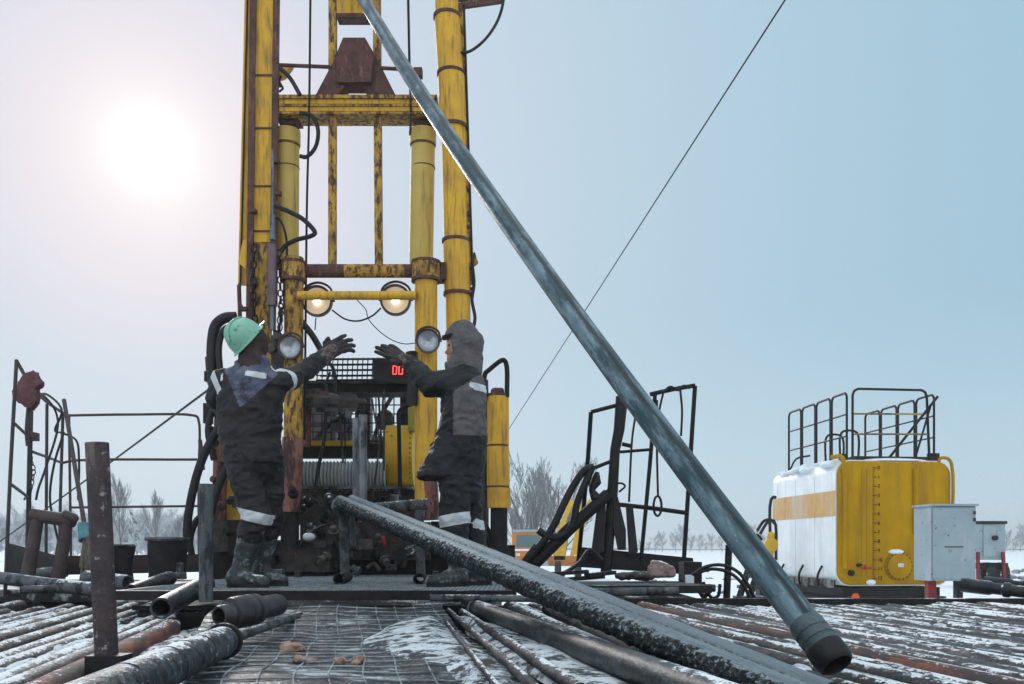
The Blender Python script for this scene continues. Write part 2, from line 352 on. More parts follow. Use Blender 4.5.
VD = Vector((-.188, 1, 0))                      # the way every rack of pipes runs
def rackpt(c, Y, z=DECK): return Vector((c - .188 * Y, Y, z))
mb = MB(); rows = []
for j in range(101):
    y = -2.5 + 10.9 * j / 100
    rows.append([Vector((-5.6 + 12.4 * i / 120, y, DECK + .012 * noise.noise(Vector((-5.6 + 12.4 * i / 120, y, 0)) * 3) + .02 * noise.noise(Vector((-5.6 + 12.4 * i / 120, y, 3)) * 1.2))) for i in range(121)])
mb.rings(rows, closed_u=False, cap=False)
mb.box((.6, 2.95, .68), (12.4, 10.9, .16))
for yy in (-2, 1.5, 4.5, 8.2):
    for xx in (-5, -1.5, 2.5, 6.2): mb.box((xx, yy, .25), (.18, .18, .72))
dk = mb.build('deck', deck_m, origin=(0, 0, 0)); dk['kind'] = 'structure'

grate_m = mat('frosted_grating', (.16, .185, .20), (.34, .38, .41), 14, .6, bump=.2, snow=.3)
# rig-floor grating between the deck and the rig
def grating(name, corners, z, label, cat, th=.05, cell=.085, m=frost_steel, legs=True, cell2=.06):
    (x0, y0), (x1, y1) = corners
    t = thing(name, ((x0 + x1) / 2, (y0 + y1) / 2, z - th), label, cat)
    b = MB(); n = int((y1 - y0) / cell)
    for i in range(n + 1):
        y = y0 + (y1 - y0) * i / n
        b.tube([Vector((x0 + (x1 - x0) * k / 160, y + (.018 if k % 2 else -.018), z - .006)) for k in range(161)], .0065, 4)
    n2 = int((x1 - x0) / (cell * 1.6))
    for i in range(n2 + 1):
        x = x0 + (x1 - x0) * i / n2
        b.box((x, (y0 + y1) / 2, z - .017 - th * .2), (.008, y1 - y0, th * .4))
    b.build('bar_mesh', grate_m, t)
    b = MB(); b.box(((x0 + x1) / 2, (y0 + y1) / 2, z - .12), (x1 - x0 - .05, y1 - y0 - .05, .03)); b.build('under_pan', black, t)
    b = MB()
    for yy in (y0 - .04, y1 + .04): b.box(((x0 + x1) / 2, yy, z - .034), (x1 - x0 + .16, .075, .06))
    for xx in (x0 - .04, x1 + .04): b.box((xx, (y0 + y1) / 2, z - .035), (.075, y1 - y0, .06))
    b.build('edge_frame', black, t)
    b = MB(); b.box(((x0 + x1) / 2, (y0 + y1) / 2, (z - .14 + DECK) / 2), (x1 - x0 - .1, y1 - y0 - .1, z - .14 - DECK - .02)); b.build('skirt', black, t)
    if legs:
        for xx in (x0 + .1, x1 - .1):
            for yy in (y0 + .1, y1 - .1): b = MB(); b.box((xx, yy, (z - .14 + DECK - .02) / 2), (.08, .08, z - .14 - DECK + .02)); b.build('leg', black, t)
    return t
grating('rig_floor_grating', ((-2.5, 5.75), (-.05, 8.9)), PLAT, 'dark frosted steel grating platform where both workers stand', 'grating')
mb = MB(); mb.box((-4.2, 8.6, .975), (3.3, 2.6, .05)); mb.box((-4.2, 7.28, .96), (3.3, .08, .10)); mb.box((-4.2, 8.6, .88), (3.2, 2.5, .12)); mb.build('side_platform', mat('snowy_black_plate', (.012, .012, .013), (.03, .03, .032), 5, .6, stain=(.62, .68, .72), st_amt=.36, st_scale=(3, 3, 3), st_soft=.12, bump=.3, spec=.3), label='dark snow patched steel platform under the left guardrail', category='platform')
mb = MB(); mb.tube([P(430, 598, 5.45), P(592, 599, 5.45)], .022, 12); mb.build('steel_bar', frost_steel, label='grey steel bar lying along the front edge of the grating platform', category='steel bar')
mb = MB(); mb.box((3.1, 6.86, .905), (5.9, .1, .11)); mb.build('rack_edge_beam', black, label='long black beam closing the far end of the right pipe rack', category='beam')

# ------------------------------------------------------------------ pipe racks
def pipe_mesh(name, L, ro, ri, m, jr=1.25, jl=.22):
    b = MB(); prof = []
    n = 30
    prof = [(0, ri), (0, ro * jr * .96), (.012, ro * jr), (jl, ro * jr), (jl + .05, ro)]
    for i in range(1, n): prof.append((jl + .05 + (L - 2 * jl - .1) * i / n, ro * (1 + .012 * noise.noise(Vector((i * .7, ro * 50, L))))))
    prof += [(L - jl - .05, ro), (L - jl, ro * jr), (L - .012, ro * jr), (L, ro * jr * .96), (L, ri)]
    b.lathe((0, -L, 0), (0, 1, 0), prof, 20, loop=True)      # far end sits at the origin
    me = b.mesh(name); me.materials.append(m); return me
ANG = math.atan2(.188, 1)
def lay(me, name, c, Yfar, ztop, r, label, cat, group=None, dz=.007, rot=0):
    o = bpy.data.objects.new(name, me); COL.objects.link(o)
    p = rackpt(c, Yfar, ztop - r); o.location = p; o.rotation_euler = (dz, 0, ANG + rot)
    o['label'] = label; o['category'] = cat
    if group: o['group'] = group
    return o
pm = [pipe_mesh('rack_pipe', 9.0, .043, .034, pipe_steel, 1.10), pipe_mesh('rack_pipe', 9.0, .046, .036, pipe_steel, 1.12), pipe_mesh('rack_pipe', 9.0, .040, .031, pipe_dark, 1.12)]
pr = pipe_mesh('rack_pipe', 9.0, .045, .036, pipe_red, 1.1)
rng = random.Random(3)
c = 1.33; k = 0
redc = P(846, 642, .42 * F / 94); redc = redc.x + .188 * redc.y
while c < 5.75:
    isred = abs(c - redc) < .052
    me = pr if isred else pm[rng.choice([0, 0, 1, 1, 2])]
    zt = DTOP + rng.uniform(-.018, .012)
    lab = 'rust red drill pipe among the grey ones in the right rack' if isred else 'weathered grey drill pipe dusted with snow in the right rack'
    lay(me, 'drill_pipe', c, 6.78 - rng.uniform(0, .12), zt + (.006 if isred else 0), .046, lab, 'pipe', None if isred else 'grey pipes in the right rack', rot=rng.uniform(-.004, .004))
    c += .1; k += 1
# left rack
c = -.99; k = 0
pl = [pipe_mesh('rack_pipe', 8.5, .054, .043, pipe_steel, 1.12), pipe_mesh('rack_pipe', 8.5, .050, .04, pipe_steel, 1.12)]
prl = pipe_mesh('rack_pipe', 8.5, .056, .045, pipe_red, 1.12)
while c > -3.7:
    lab = 'red rusted drill pipe at the inner edge of the left rack' if k == 0 else 'snow streaked brownish drill pipe in the left rack'
    lay(prl if k == 0 else pl[k % 2], 'drill_pipe', c, (5.0 if k == 0 else rng.choice([6.3, 6.6, 6.9]) + rng.uniform(-.1, .1)), DTOP + rng.uniform(-.015, .015) + (.01 if k == 0 else 0), .056, lab, 'pipe', None if k == 0 else 'brownish pipes in the left rack', rot=rng.uniform(-.012, .012))
    c -= .128; k += 1

def trough_snow(c0, c1, step, Y0, Y1, ztop, seed, dens, m):
    rg = random.Random(seed); b = MB(); c = c0 + step / 2
    while c < c1:
        Y = Y0
        while Y < Y1:
            L = rg.uniform(.06, .5); n = max(4, int(L / .05)); big = noise.noise(Vector((c * 1.1, Y * .6, seed)))
            if rg.random() < dens + big * .9:
                rs = []
                for i in range(n + 1):
                    t = i / n; f = max(.05, math.sin(math.pi * t) ** .45) * (.6 + .6 * abs(noise.noise(Vector((c * 31, (Y + L * t) * 14, 3))))); y = Y + L * t
                    ctr = Vector((c - .188 * y + .012 * noise.noise(Vector((c * 9, y * 7, 5))), y, ztop - .007 * (6.8 - y) - .034 + .010 * noise.noise(Vector((c * 13, y * 9, 8)))))
                    w_, h = step * .42 * f, .030 * f
                    rs.append([ctr + Vector((w_ * math.cos(a), 0, h * math.sin(a))) for a in [2 * math.pi * k / 10 for k in range(10)]])
                b.rings(rs)
            Y += L * rg.uniform(.8, 1.3)
        c += step
    return b.build('snow', m, kind='stuff')
rack_snow = mat('rack_snow', (.70, .76, .80), (.56, .62, .66), 14, .85, stain=(.16, .17, .18), st_amt=.3, st_scale=(30, 22, 30), st_soft=.14, bump=.6, bscale=60)
trough_snow(1.33, 5.7, .1, 1.6, 6.7, DTOP, 3, .32, rack_snow)
trough_snow(-3.7, -1.05, .128, 1.6, 6.3, DTOP - .012, 9, .28, rack_snow)
def single_pipe(name, p0, p1, ro, ri, m, label, cat='pipe', n=40, bend=None, joints=True, disp=None, seg=28, group=None):
    p0, p1 = Vector(p0), Vector(p1); L = (p1 - p0).length; d = (p1 - p0).normalized()
    b = MB(); prof = [(0, ri)]
    jl = .2
    for i in range(n + 1):
        t = L * i / n; r = ro
        prof.append((t, r))
    prof.append((L, ri))
    b.lathe((0, 0, 0), (0, 1, 0), prof, seg, loop=True)
    if bend or disp:
        for v in b.v:
            rad = Vector((v.x, 0, v.z)); q = v.copy()
            if disp and rad.length > ri + 1e-3: v += rad.normalized() * disp(q, rad.normalized())
            if bend: s_ = max(0, min(1, q.y / L)); v.z += bend * 4 * s_ * (1 - s_)
    me = b.mesh(name); me.materials.append(m)
    o = bpy.data.objects.new(name, me); COL.objects.link(o); o.location = p0
    o.rotation_mode = 'QUATERNION'
    q = Vector((0, 1, 0)).rotation_difference(d); xa = q @ Vector((1, 0, 0))
    o.rotation_quaternion = q
    if label: o['label'] = label; o['category'] = cat
    if group: o['group'] = group
    return o
# bundle just right of the mat
def on(px, py, r):   # a point on the pipe deck under a pixel, raised by r
    Y = (CZ - DTOP - r) * F / (py - HY); return P(px, py, Y)
a = on(468, 605, .05); b_ = on(690, 688, .05); d_ = (b_ - a).normalized()
o = single_pipe('drill_pipe', a, b_ + d_ * 1.6, .05, .04, pipe_dark, 'smooth dark wet pipe with a rope ring near its far end, right of the mat')
mb = MB(); rp = a + d_ * .32
aa, cc = frame(d_); mb.tube([rp + (aa * math.cos(t) + cc * math.sin(t)) * .053 for t in [2 * math.pi * i / 24 for i in range(24)]], .007, 6, loop=True)
mb.build('rope_ring', straw, label='pale rope ring tied round the dark wet pipe right of the mat', category='rope')
a = on(510, 608, .045); b_ = on(722, 700, .045) - Vector((0, 0, .02))
single_pipe('drill_pipe', a, b_ + (b_ - a).normalized() * 1.5, .045, .036, pipe_steel, 'grey frosted pipe squeezed between the dark wet pipe and the muddy pipe', disp=lambda q, n: .004 * noise.noise(q * 14))
a = on(548, 609, .04); b_ = on(765, 704, .04) - Vector((0, 0, .03))
single_pipe('drill_pipe', a, b_ + (b_ - a).normalized() * 1.5, .04, .032, pipe_steel, 'brown grey pipe half hidden beneath the long muddy pipe')
for (x0, y0, x1, y1, r, lab) in ((446, 608, 538, 690, .016, 'thin snowy rod lying along the right edge of the mat'), (462, 612, 580, 690, .022, 'snow crusted rod with a round cap between mat and dark pipe'), (434, 607, 500, 690, .012, 'thinnest rod frozen into the snow at the right side of the mat')):
    a = on(x0, y0, r); b_ = on(x1, y1, r)
    single_pipe('steel_rod', a, b_, r, r * .6, pipe_steel, lab, 'rod', disp=lambda q, n: .003 * noise.noise(q * 18))

# two long pipes sloping down from the trestle
A0, A1 = P(340, 502, 6.95), P(740, 676, 2.56); dA = (A1 - A0).normalized()
def mud_d(q, n):
    s_ = .5 - .5 * n.z
    return .006 * noise.noise(q * 20) * (.2 + s_) + .008 * noise.noise(q * 60) * (.12 + s_) + .002
single_pipe('drill_pipe', A0, A1 + dA * .42, .050, .036, mud, 'long pipe crusted with black frozen mud, sloping down from the trestle', n=700, seg=64, disp=mud_d)
B0, B1 = P(352, 500, 7.02), P(757, 666, 2.64); dB = (B1 - B0).normalized()
single_pipe('drill_pipe', B0, B1 + dB * .3, .040, .032, ice_smooth, 'smoother grey iced pipe lying just behind the black mud crusted pipe', n=60, disp=lambda q, n: .002 * noise.noise(q * 20))

# the pipe being swung in, from the deck up past the mast
pts = [(834, 661, 2.92), (811, 630, None), (760, 564, None), (640.5, 404, None), (563.5, 300, None), (480, 182, None), (426.2, 104, None), (363.9, 0, 7.9)]
acc = [0]
for q0, q1 in zip(pts, pts[1:]): acc.append(acc[-1] + math.hypot(q1[0] - q0[0], q1[1] - q0[1]))
W = []
for q, s_ in zip(pts, acc): W.append(P(q[0], q[1], 1 / (1 / 2.92 + (1 / 7.9 - 1 / 2.92) * s_ / acc[-1])))
E0, E1 = W[0], W[-1]; dE = (E1 - E0).normalized(); Lw = (E1 - E0).length
side = max(((p - E0) - dE * (p - E0).dot(dE) for p in W), key=lambda v: v.length)
t = thing('leaning_drill_pipe', E0, 'long blue grey steel pipe hoisted at a slant, its black end resting on the rack', 'pipe')
def lp(s_): u = s_ / Lw; return E0 + dE * s_ + side * (4 * u * (1 - u) if u < 1 else 0)
def shell(s0, s1, n, prof_r, ri=None, seg=48):
    b = MB(); a, c = frame(dE); rs = []
    ring = lambda s_, r: [lp(s_) + (a * math.cos(2 * math.pi * k / seg) + c * math.sin(2 * math.pi * k / seg)) * r for k in range(seg)]
    for s_, r in prof_r: rs.append(ring(s_, r))
    b.rings(rs, cap=False, loop=True); return b
RP = .054; STREAK = 1.74
L_all = Lw + .75
prof = [(.16 + (L_all - .16) * i / 60, RP) for i in range(61)] + [(L_all - (L_all - .0) * i / 20, .042) for i in range(20)]
prof += [(.16, .042)]
bo = shell(0, 0, 0, prof)
# keep object coords along the pipe axis: give the mesh its own tilted frame through a child object
def tilt_child(b, name, m, parent):
    me = b.mesh(name); q = Vector((0, 1, 0)).rotation_difference(dE)
    me.transform(Matrix.Translation(-E0)); me.transform(q.to_matrix().to_4x4().inverted()); me.materials.append(m)
    at = me.attributes.new('pipe_coord', 'FLOAT_VECTOR', 'POINT'); qi = q.inverted()
    for i_, v_ in enumerate(me.vertices): r_ = v_.co - qi @ (lp(v_.co.y) - E0); at.data[i_].vector = (r_.x, v_.co.y, r_.z)
    o = bpy.data.objects.new(name, me); COL.objects.link(o); o.parent = parent; o.rotation_mode = 'QUATERNION'; o.rotation_quaternion = q; return o
tilt_child(bo, 'tube', lean_m, t)
cp = [(.06, .044), (.06, .0605), (.075, .0605), (.078, .057), (.086, .057), (.089, .0605), (.112, .0605), (.115, .056), (.122, .056), (.126, .060), (.160, .060), (.175, .0545), (.175, .044)]
dkc = mat('dark_collar', (.045, .062, .07), (.09, .12, .13), 7, .4, .3, fine=((.2, .25, .27), 60, .66), bump=.15)
tilt_child(shell(0, 0, 0, cp), 'threaded_collar', dkc, t)
tilt_child(shell(0, 0, 0, [(.0595, .047), (.0595, .0625), (.05, .064), (.02, .064), (.0, .0625), (-.014, .058), (-.02, .050), (-.012, .047)]), 'shaded_end_cap', rubber, t)  # black cap stands in for the shade in the mouth and underside
# greasy streak drawn out along the pipe
nt = lean_m.node_tree; bs = [n for n in nt.nodes if n.type == 'BSDF_PRINCIPLED'][0]; src = bs.inputs['Base Color'].links[0].from_socket
tcn = N(nt, 'ShaderNodeAttribute'); tcn.attribute_name = 'pipe_coord'; sp = N(nt, 'ShaderNodeSeparateXYZ'); nt.links.new(tcn.outputs['Vector'], sp.inputs[0])
an = math_(nt, 'ARCTAN2', sp.outputs[2], sp.outputs[0])
nz = N(nt, 'ShaderNodeTexNoise'); nz.inputs['Scale'].default_value = 1; mp = N(nt, 'ShaderNodeMapping'); mp.inputs['Scale'].default_value = (26, 3.5, 26); nt.links.new(tcn.outputs['Vector'], mp.inputs[0]); nt.links.new(mp.outputs[0], nz.inputs[0]); nz.inputs['Detail'].default_value = 7; nz.inputs['Roughness'].default_value = .7
dev = math_(nt, 'ABSOLUTE', math_(nt, 'ADD', math_(nt, 'SUBTRACT', an, STREAK), math_(nt, 'MULTIPLY', math_(nt, 'SUBTRACT', nz.outputs[0], .5), 1.1)))
nt.links.new(mixc(nt, math_(nt, 'MULTIPLY', mapr(nt, dev, .42, .06), .92), src, (.018, .028, .034)), bs.inputs['Base Color'])

# ------------------------------------------------------------------ the trestle under the pipes
t = thing('pipe_trestle', P(380, 583, 6.95), 'low frosted pipe trestle with two legs carrying the long pipes', 'trestle')
zt = P(340, 506, 6.95)
mb = MB(); mb.tube([P(334, 512, 6.95), P(428, 504, 6.95)], .045, 14); mb.build('cross_bar', frost_steel, t)
for px in (343, 419):
    mb = MB(); mb.tube([P(px, 510, 6.95), P(px + 2, 577, 6.95)], .036, 12); mb.build('leg', frost_steel, t)
    mb = MB(); q = P(px + 2, 580, 6.95); mb.hollow(q + Vector((.02, -.34, .02)), q + Vector((-.02, .2, .02)), .045, .034, 16); mb.build('foot', black, t)
mb = MB(); mb.capsule(P(338, 507, 6.9), P(346, 505, 6.9), .055, .05); mb.build('end_clamp', frost_steel, t)
mb = MB(); mb.tube([P(352, 512, 7.05), P(353, 545, 7.05)], .022, 8); mb.build('brace', frost_steel, t)

# ------------------------------------------------------------------ near posts, mat, sub and big left pipe
t = thing('steel_post', P(107, 664, 3.2), 'thick rusty brown steel tube post standing in the left foreground', 'post')
mb = MB(); mb.hollow(P(107, 664, 3.25), P(97, 443, 3.25), .041, .034, 24, 12); mb.build('tube', mat('rusty_post', (.085, .065, .066), (.05, .042, .045), 6, .6, .2, stain=(.17, .14, .135), st_amt=.3, st_scale=(14, 14, 4), fine=((.3, .3, .31), 30, .63), bump=.45), t)
mb = MB(); mb.box(P(109, 662, 3.22) + Vector((0, 0, -.01)), (.13, .10, .075)); mb.lathe(P(108, 661, 3.25), (0, 0, 1), [(0, .041), (0, .053), (.012, .053), (.012, .041)], 24, loop=True); mb.build('base_bracket', black, t)
mb = MB(); mb.hollow(P(206, 602, 5.2), P(206, 484, 5.2), .040, .033, 24, 6); mb.build('steel_post', mat('grey_post', (.075, .09, .10), (.11, .125, .135), 5, .5, .3, stain=(.03, .034, .038), st_amt=.45, st_scale=(16, 16, 4), fine=((.25, .28, .29), 40, .64), bump=.3), label='shorter grey steel tube post beside the boots of the helmeted worker', category='post')
mb = MB(); q = P(219, 616, 4.15); d1 = Vector((.30, .60, .05)).normalized()
mb.lathe(q, d1, [(0, .037), (0, .046), (.012, .05), (.05, .05), (.055, .056), (.075, .056), (.08, .074), (.10, .078), (.15, .078), (.155, .070), (.165, .070), (.17, .078), (.20, .078), (.205, .068), (.215, .068), (.22, .078), (.25, .074), (.26, .056), (.40, .056), (.42, .05), (.42, .037)], 32, loop=True)
mb.build('pipe_coupling', mat('coupling_steel', (.035, .034, .037), (.075, .075, .08), 8, .38, .4, snow=.16, bump=.2), label='dark ringed pipe coupling with an open mouth lying by the mat', category='coupling')
q0, q1 = on(60, 716, .06), on(224, 641, .052)
t = thing('ringed_pipe', q1, 'thick dark grey ringed pipe narrowing to a rod, in the bottom left foreground', 'pipe')
d1 = (q1 - q0); L = d1.length
prof = [(0, .03), (0, .062)]
for s_ in (.25, .5, .62, .74, .86): prof += [(L * s_, .062), (L * s_ + .004, .056), (L * s_ + .012, .056), (L * s_ + .016, .063)]
prof += [(L - .02, .060), (L, .055), (L, .03)]
mb = MB(); mb.lathe(q0, d1, prof, 32, loop=True); mb.build('body', mat('dirty_ringed_steel', (.028, .036, .042), (.08, .098, .108), 9, .5, stain=(.014, .015, .017), st_amt=.5, st_scale=(16, 16, 16), fine=((.30, .34, .36), 38, .60), snow=.42, snow_n=.6, bump=.55, spec=.35), t)
mb = MB(); mb.lathe(q1 - d1.normalized() * .03, d1, [(0, .05), (0, .072), (.04, .072), (.04, .05)], 32, loop=True); mb.build('collar', black, t)
mb = MB(); mb.tube([q1 - d1.normalized() * .05, on(300, 615, .02)], .021, 10); mb.build('rod', frost_steel, t)
q0, q1 = on(161, 612, .058) + Vector((0, 0, .02)), P(206, 584, 6.1)
mb = MB(); mb.hollow(q0, q1, .062, .05, 28, 20); mb.build('short_pipe', pipe_dark, label='short wet pipe with its open mouth toward the left rack, beside the grey post', category='pipe')
mb = MB(); mb.hollow(P(131, 592, 6.3), P(170, 578, 7.0), .056, .045, 24, 6); mb.build('short_pipe', pipe_dark, label='short frosted pipe stub lying in front of the dark barrel', category='pipe')
mb = MB(); mb.hollow(P(86, 578, 6.9), P(128, 583, 6.7), .06, .05, 20, 6); mb.build('short_pipe', frost_steel, label='stub of frosted pipe just behind the rusty foreground post', category='pipe')

# the mat of rubber with a wire grid frozen in the snow
def matz(u, v): return .905 + .016 * noise.noise(Vector((u * 3, v * 4, 1))) + .010 * noise.noise(Vector((u * 7, v * 9, 4))) + .36 * max(0, v - .78) + .05 * max(0, (u - .75)) 
def matp(u, v, up=0):
    L_ = rackpt(-.80 + .06 * noise.noise(Vector((v * 5, 0, 0))), 2.0 + 3.55 * v); Rr = rackpt(.60, 2.0 + 3.55 * v)
    p = L_.lerp(Rr, u); p.z = matz(u, v) + up; return p
t = thing('floor_mat', matp(.5, .5), 'dark rubber mat with a snowy wire grid in the centre foreground', 'mat')
mb = MB(); mb.rings([[matp(i / 60, j / 110) for i in range(61)] for j in range(111)], closed_u=False, cap=False)
me = mb.mesh('sheet'); link(me, 'sheet', mat_m, t)
mb = MB()
wire_m = mat('frosted_wire', (.38, .43, .46), (.08, .09, .10), 9, .7, bump=.2)
for i in range(12): mb.tube([matp((i + .5) / 12 + .003 * noise.noise(Vector((i, j * .3, 2))), j / 50, .003) for j in range(51)], .0036, 5)
for j in range(24): mb.tube([matp(i / 30, (j + .5) / 24 + .004 * noise.noise(Vector((i * .2, j, 7))), .005) for i in range(31)], .0036, 5)
mb.build('wire_grid', wire_m, t)
# snow drifts on the deck
def drift(name, outline, h, label, seed, m=snow_m):
    b = MB(); n = len(outline); c_ = sum((Vector(p) for p in outline), Vector()) / n; rs = []
    for k in range(9):
        s_ = 1 - k / 8; rs.append([])
        for i in range(n * 6):
            a_, b2 = Vector(outline[i // 6]), Vector(outline[(i // 6 + 1) % n]); p = a_.lerp(b2, (i % 6) / 6)
            q = c_ + (p - c_) * max(s_, .01) * (1 + .13 * noise.noise(p * 5 + Vector((seed, 0, 0))))
            q.z += h * (1 - s_ ** 2.2) * (.75 + .5 * noise.noise(q * 6)) - (.012 if k == 0 else 0); rs[-1].append(q)
    b.rings(rs, cap=True); return b.build(name, m, kind='stuff')
def dz(px, py, h=0):
    Y = (CZ - DECK - .03 - h) * F / (py - HY); return P(px, py, Y)
snowd = mat('trodden_snow', (.66, .72, .76), (.50, .55, .59), 7, .8, stain=(.045, .05, .055), st_amt=.47, st_scale=(10, 10, 10), st_soft=.10, fine=((.10, .11, .12), 34, .62), bump=.6, bscale=22)
drift('snow', [dz(70, 700), dz(120, 660), dz(190, 630), dz(226, 622), dz(222, 636), dz(170, 676), dz(140, 705)], .07, '', 1, snowd)
drift('snow', [matp(.6, .62), matp(.75, .85), matp(.93, .93), matp(1.0, .7), matp(1.0, .35), matp(.93, .1), matp(.85, .25), matp(.72, .45)], .03, '', 2, snowd)
drift('snow', [matp(1.02, .75), matp(1.05, .9), matp(1.16, .8), matp(1.2, .5), matp(1.2, .1), matp(1.04, .1), matp(1.01, .4)], .03, '', 5, snowd)
rng = random.Random(11)
for (u, v, s_, lab) in ((.42, .50, .05, 'largest lump of orange clay on the dark mat'), (.58, .38, .034, 'small round orange clay lump on the mat nearer the camera'), (.46, .40, .03, 'flat pale clay lump in front of the largest one on the mat')):
    b = MB(); 
    for k in range(6): b.ell(matp(u, v, s_ * .2) + Vector((rng.uniform(-1, 1) * s_, rng.uniform(-1, 1) * s_, rng.uniform(0, .3) * s_)), s_ * rng.uniform(.5, .8), s_ * rng.uniform(.5, .8), s_ * rng.uniform(.3, .5))
    me = realise(b, 'clay_lump', .006, 2, lambda p, n: .010 * noise.noise(p * 45) + .006 * noise.noise(p * 110)); link(me, 'clay_lump', straw_o, label=lab, category='clay lump')
b = MB(); b.ell(P(112, 672, 3.0), .022, .02, .016); b.ell(P(114, 670, 3.0), .015, .015, .015)
link(realise(b, 'clay_lump', .005, 2, lambda p, n: .006 * noise.noise(p * 60)), 'clay_lump', card, label='pinkish frozen lump at the foot of the rusty post', category='clay lump')
for i, (x, y) in enumerate(((64, 602), (242, 668), (258, 672), (140, 600))):
    pass

# ------------------------------------------------------------------ drilling rig
YM = 8.4
rig = thing('drilling_rig', (P(350, 548, YM).x, YM + .8, 0), 'yellow drilling rig with a tall rusty mast, floodlights and winch behind the two workers', 'drilling rig')
def rt(pts, Y, r, name, m, seg=12, hollow=False, parent=None):
    b = MB(); b.tube([P(x, y, Y if len(q) == 2 else q[2]) for q in pts for x, y in [q[:2]]], r, seg); return b.build(name, m, parent or rig)
def rb(x0, y0, x1, y1, Y, dpt, name, m, parent=None):
    b = MB(); b.pbox(x0, y0, x1, y1, Y, dpt); return b.build(name, m, parent or rig)
# mast legs: stepped tubes with weld rings
def leg_tube(pts, name, m, rings=(), Y=YM):
    b = MB(); pts3 = [P(x, y, Y) for x, y, r in pts]; b.tube(pts3, [PX(r, Y) for x, y, r in pts], 28)
    o = b.build(name, m, rig)
    for x, y, r in rings: q = P(x, y, Y); rr = PX(r, Y); b = MB(); b.lathe(q - Vector((0, 0, .018)), (0, 0, 1), [(0, rr * .9), (0, rr), (.03, rr), (.03, rr * .9)], 28, loop=True); b.build('weld_ring', rust, o)
    return o
# left leg: box section
b = MB(); b.rings([[P(x, y, Y) for x, Y in ((x0, YM), (x1, YM), (x1, YM + .2), (x0, YM + .2))] for y, x0, x1 in ((-60, 257, 277), (75, 256, 275), (130, 255, 275), (240, 253, 273), (335, 250, 270), (560, 247, 268))])
LEG = b.build('mast_leg', yellow, rig)
b = MB(); b.rings([[P(x, y, Y) for x, Y in ((x0, YM - .02), (x1, YM - .02), (x1, YM + .22), (x0, YM + .22))] for y, x0, x1 in ((242, 252, 275), (262, 252, 275), (335, 249, 272), (560, 246, 270))]); b.build('leg_sleeve', rust_yellow, LEG)
for xx, wdt in ((276.5, 2.6), (253.2, 2.2)):
    b = MB(); b.bar(P(xx + .8, -60, YM - .03), P(xx - 4, 330, YM - .03), PX(wdt, YM), .06); b.build('guide_rail', rust, LEG)
for yy, xx in ((74, 266), (127, 265), (185, 264), (230, 263)): b = MB(); b.pbox(xx - 11, yy, xx + 11, yy + 1.6, YM - .012, .22); b.build('weld_ring', rust, LEG)
b = MB(); b.bar(P(251, -60, YM + .1), P(243, 285, YM + .1), PX(5.5, YM), .08); b.build('side_rail', yellow, rig)
b = MB(); b.prism([P(243, 240, YM), P(238, 262, YM), P(246, 270, YM), P(248, 240, YM)], (0, .03, 0)); b.build('gusset', yellow, rig)
rt([(249, -60), (240, 300)], YM + .05, .009, 'cable', black_c, 6)
# right leg: stepped tubes
RL = leg_tube([(446, -60, 12), (447, 17, 12), (447.2, 17.5, 13), (451, 74, 13), (451.2, 74.5, 13.6), (453.5, 127, 13.6), (453.7, 128, 12.2), (456, 241, 12.2), (456.3, 242, 13.6), (457.5, 294, 13.6), (457.7, 295, 12.4), (460, 400, 12.4), (463, 548, 12.4)], 'mast_leg', yellow, rings=((447, 17, 13.8), (451, 74, 14.2), (453.5, 127, 14.2), (456, 241, 14.2), (457.5, 294, 14.2)))
b = MB(); b.bar(P(461, 8, YM), P(469, 285, YM), PX(4, YM), .06); b.build('side_rail', rust_yellow, rig)
rt([(464, 5), (473, 285)], YM - .02, .012, 'cable', rubber, 6)
b = MB(); b.prism([P(468, 255, YM), P(475, 252, YM), P(478, 262, YM), P(473, 266, YM), P(468, 268, YM)], (0, .05, 0)); b.build('bracket', rust_yellow, rig)
rt([(472, 262), (474, 284), (472, 300), (475, 318), (473, 330)], YM - .05, .018, 'cable', rubber, 6)
for yy in (115, 187, 213, 226, 268, 288): b = MB(); xx = 464 + (yy - 115) * .03; b.pbox(xx - 3, yy - 1.2, xx + 3, yy + 1.5, YM - .04, .05); b.build('clip', rust, rig)
# lattice platform at the top right
t2 = MB(); 
for yy in (-5, 3): t2.bar(P(455, yy + 4, YM), P(504, yy - 3, YM), .035, .05)
for i in range(9): x = 460 + i * 4.8; t2.bar(P(x, -2, YM), P(x + 3, 4 - i * .5, YM), .012, .03)
t2.bar(P(456, 14, YM), P(466, 4, YM), .04, .05)
t2.build('outrigger_platform', rust, rig)
rt([(504, -4), (502, 8), (497, 22), (488, 36), (478, 46), (468, 52), (459, 53)], YM - .05, .014, 'cable', rubber, 8)
# crossbeams
b = MB()
for y0, y1, d0_, d1_ in ((94.5, 98, -.03, .22), (98, 104, 0, .16), (104, 106, -.02, .2), (106, 111.5, 0, .16), (111.5, 113.5, -.03, .22)): b.pbox(277, y0, 437, y1, YM + d0_, d1_ - d0_)
b.build('cross_beam', rust_yellow, rig); b = MB(); b.pbox(279, 99, 430, 103.6, YM - .006, .005); b.pbox(279, 106.5, 430, 111, YM - .006, .005); b.build('beam_paint', yellow, rig)
rt([(299, 271), (415, 271)], YM - .05, PX(6.6, YM), 'cross_tube', rust, 20)
rt([(345, 271), (405, 271)], YM - .052, PX(6.6, YM), 'cross_tube_sleeve', rust_yellow, 20)
rt([(298, 295.5), (416, 295.5)], YM - .22, PX(4.3, YM - .2), 'lamp_bar', yellow, 14)
rt([(278, 65), (330, 67)], YM, .018, 'tie_rod', rust, 8); rt([(380, 68), (420, 70)], YM, .018, 'tie_rod', rust, 8)
rb(414, 67, 422, 75, YM - .03, .08, 'clamp', rust)
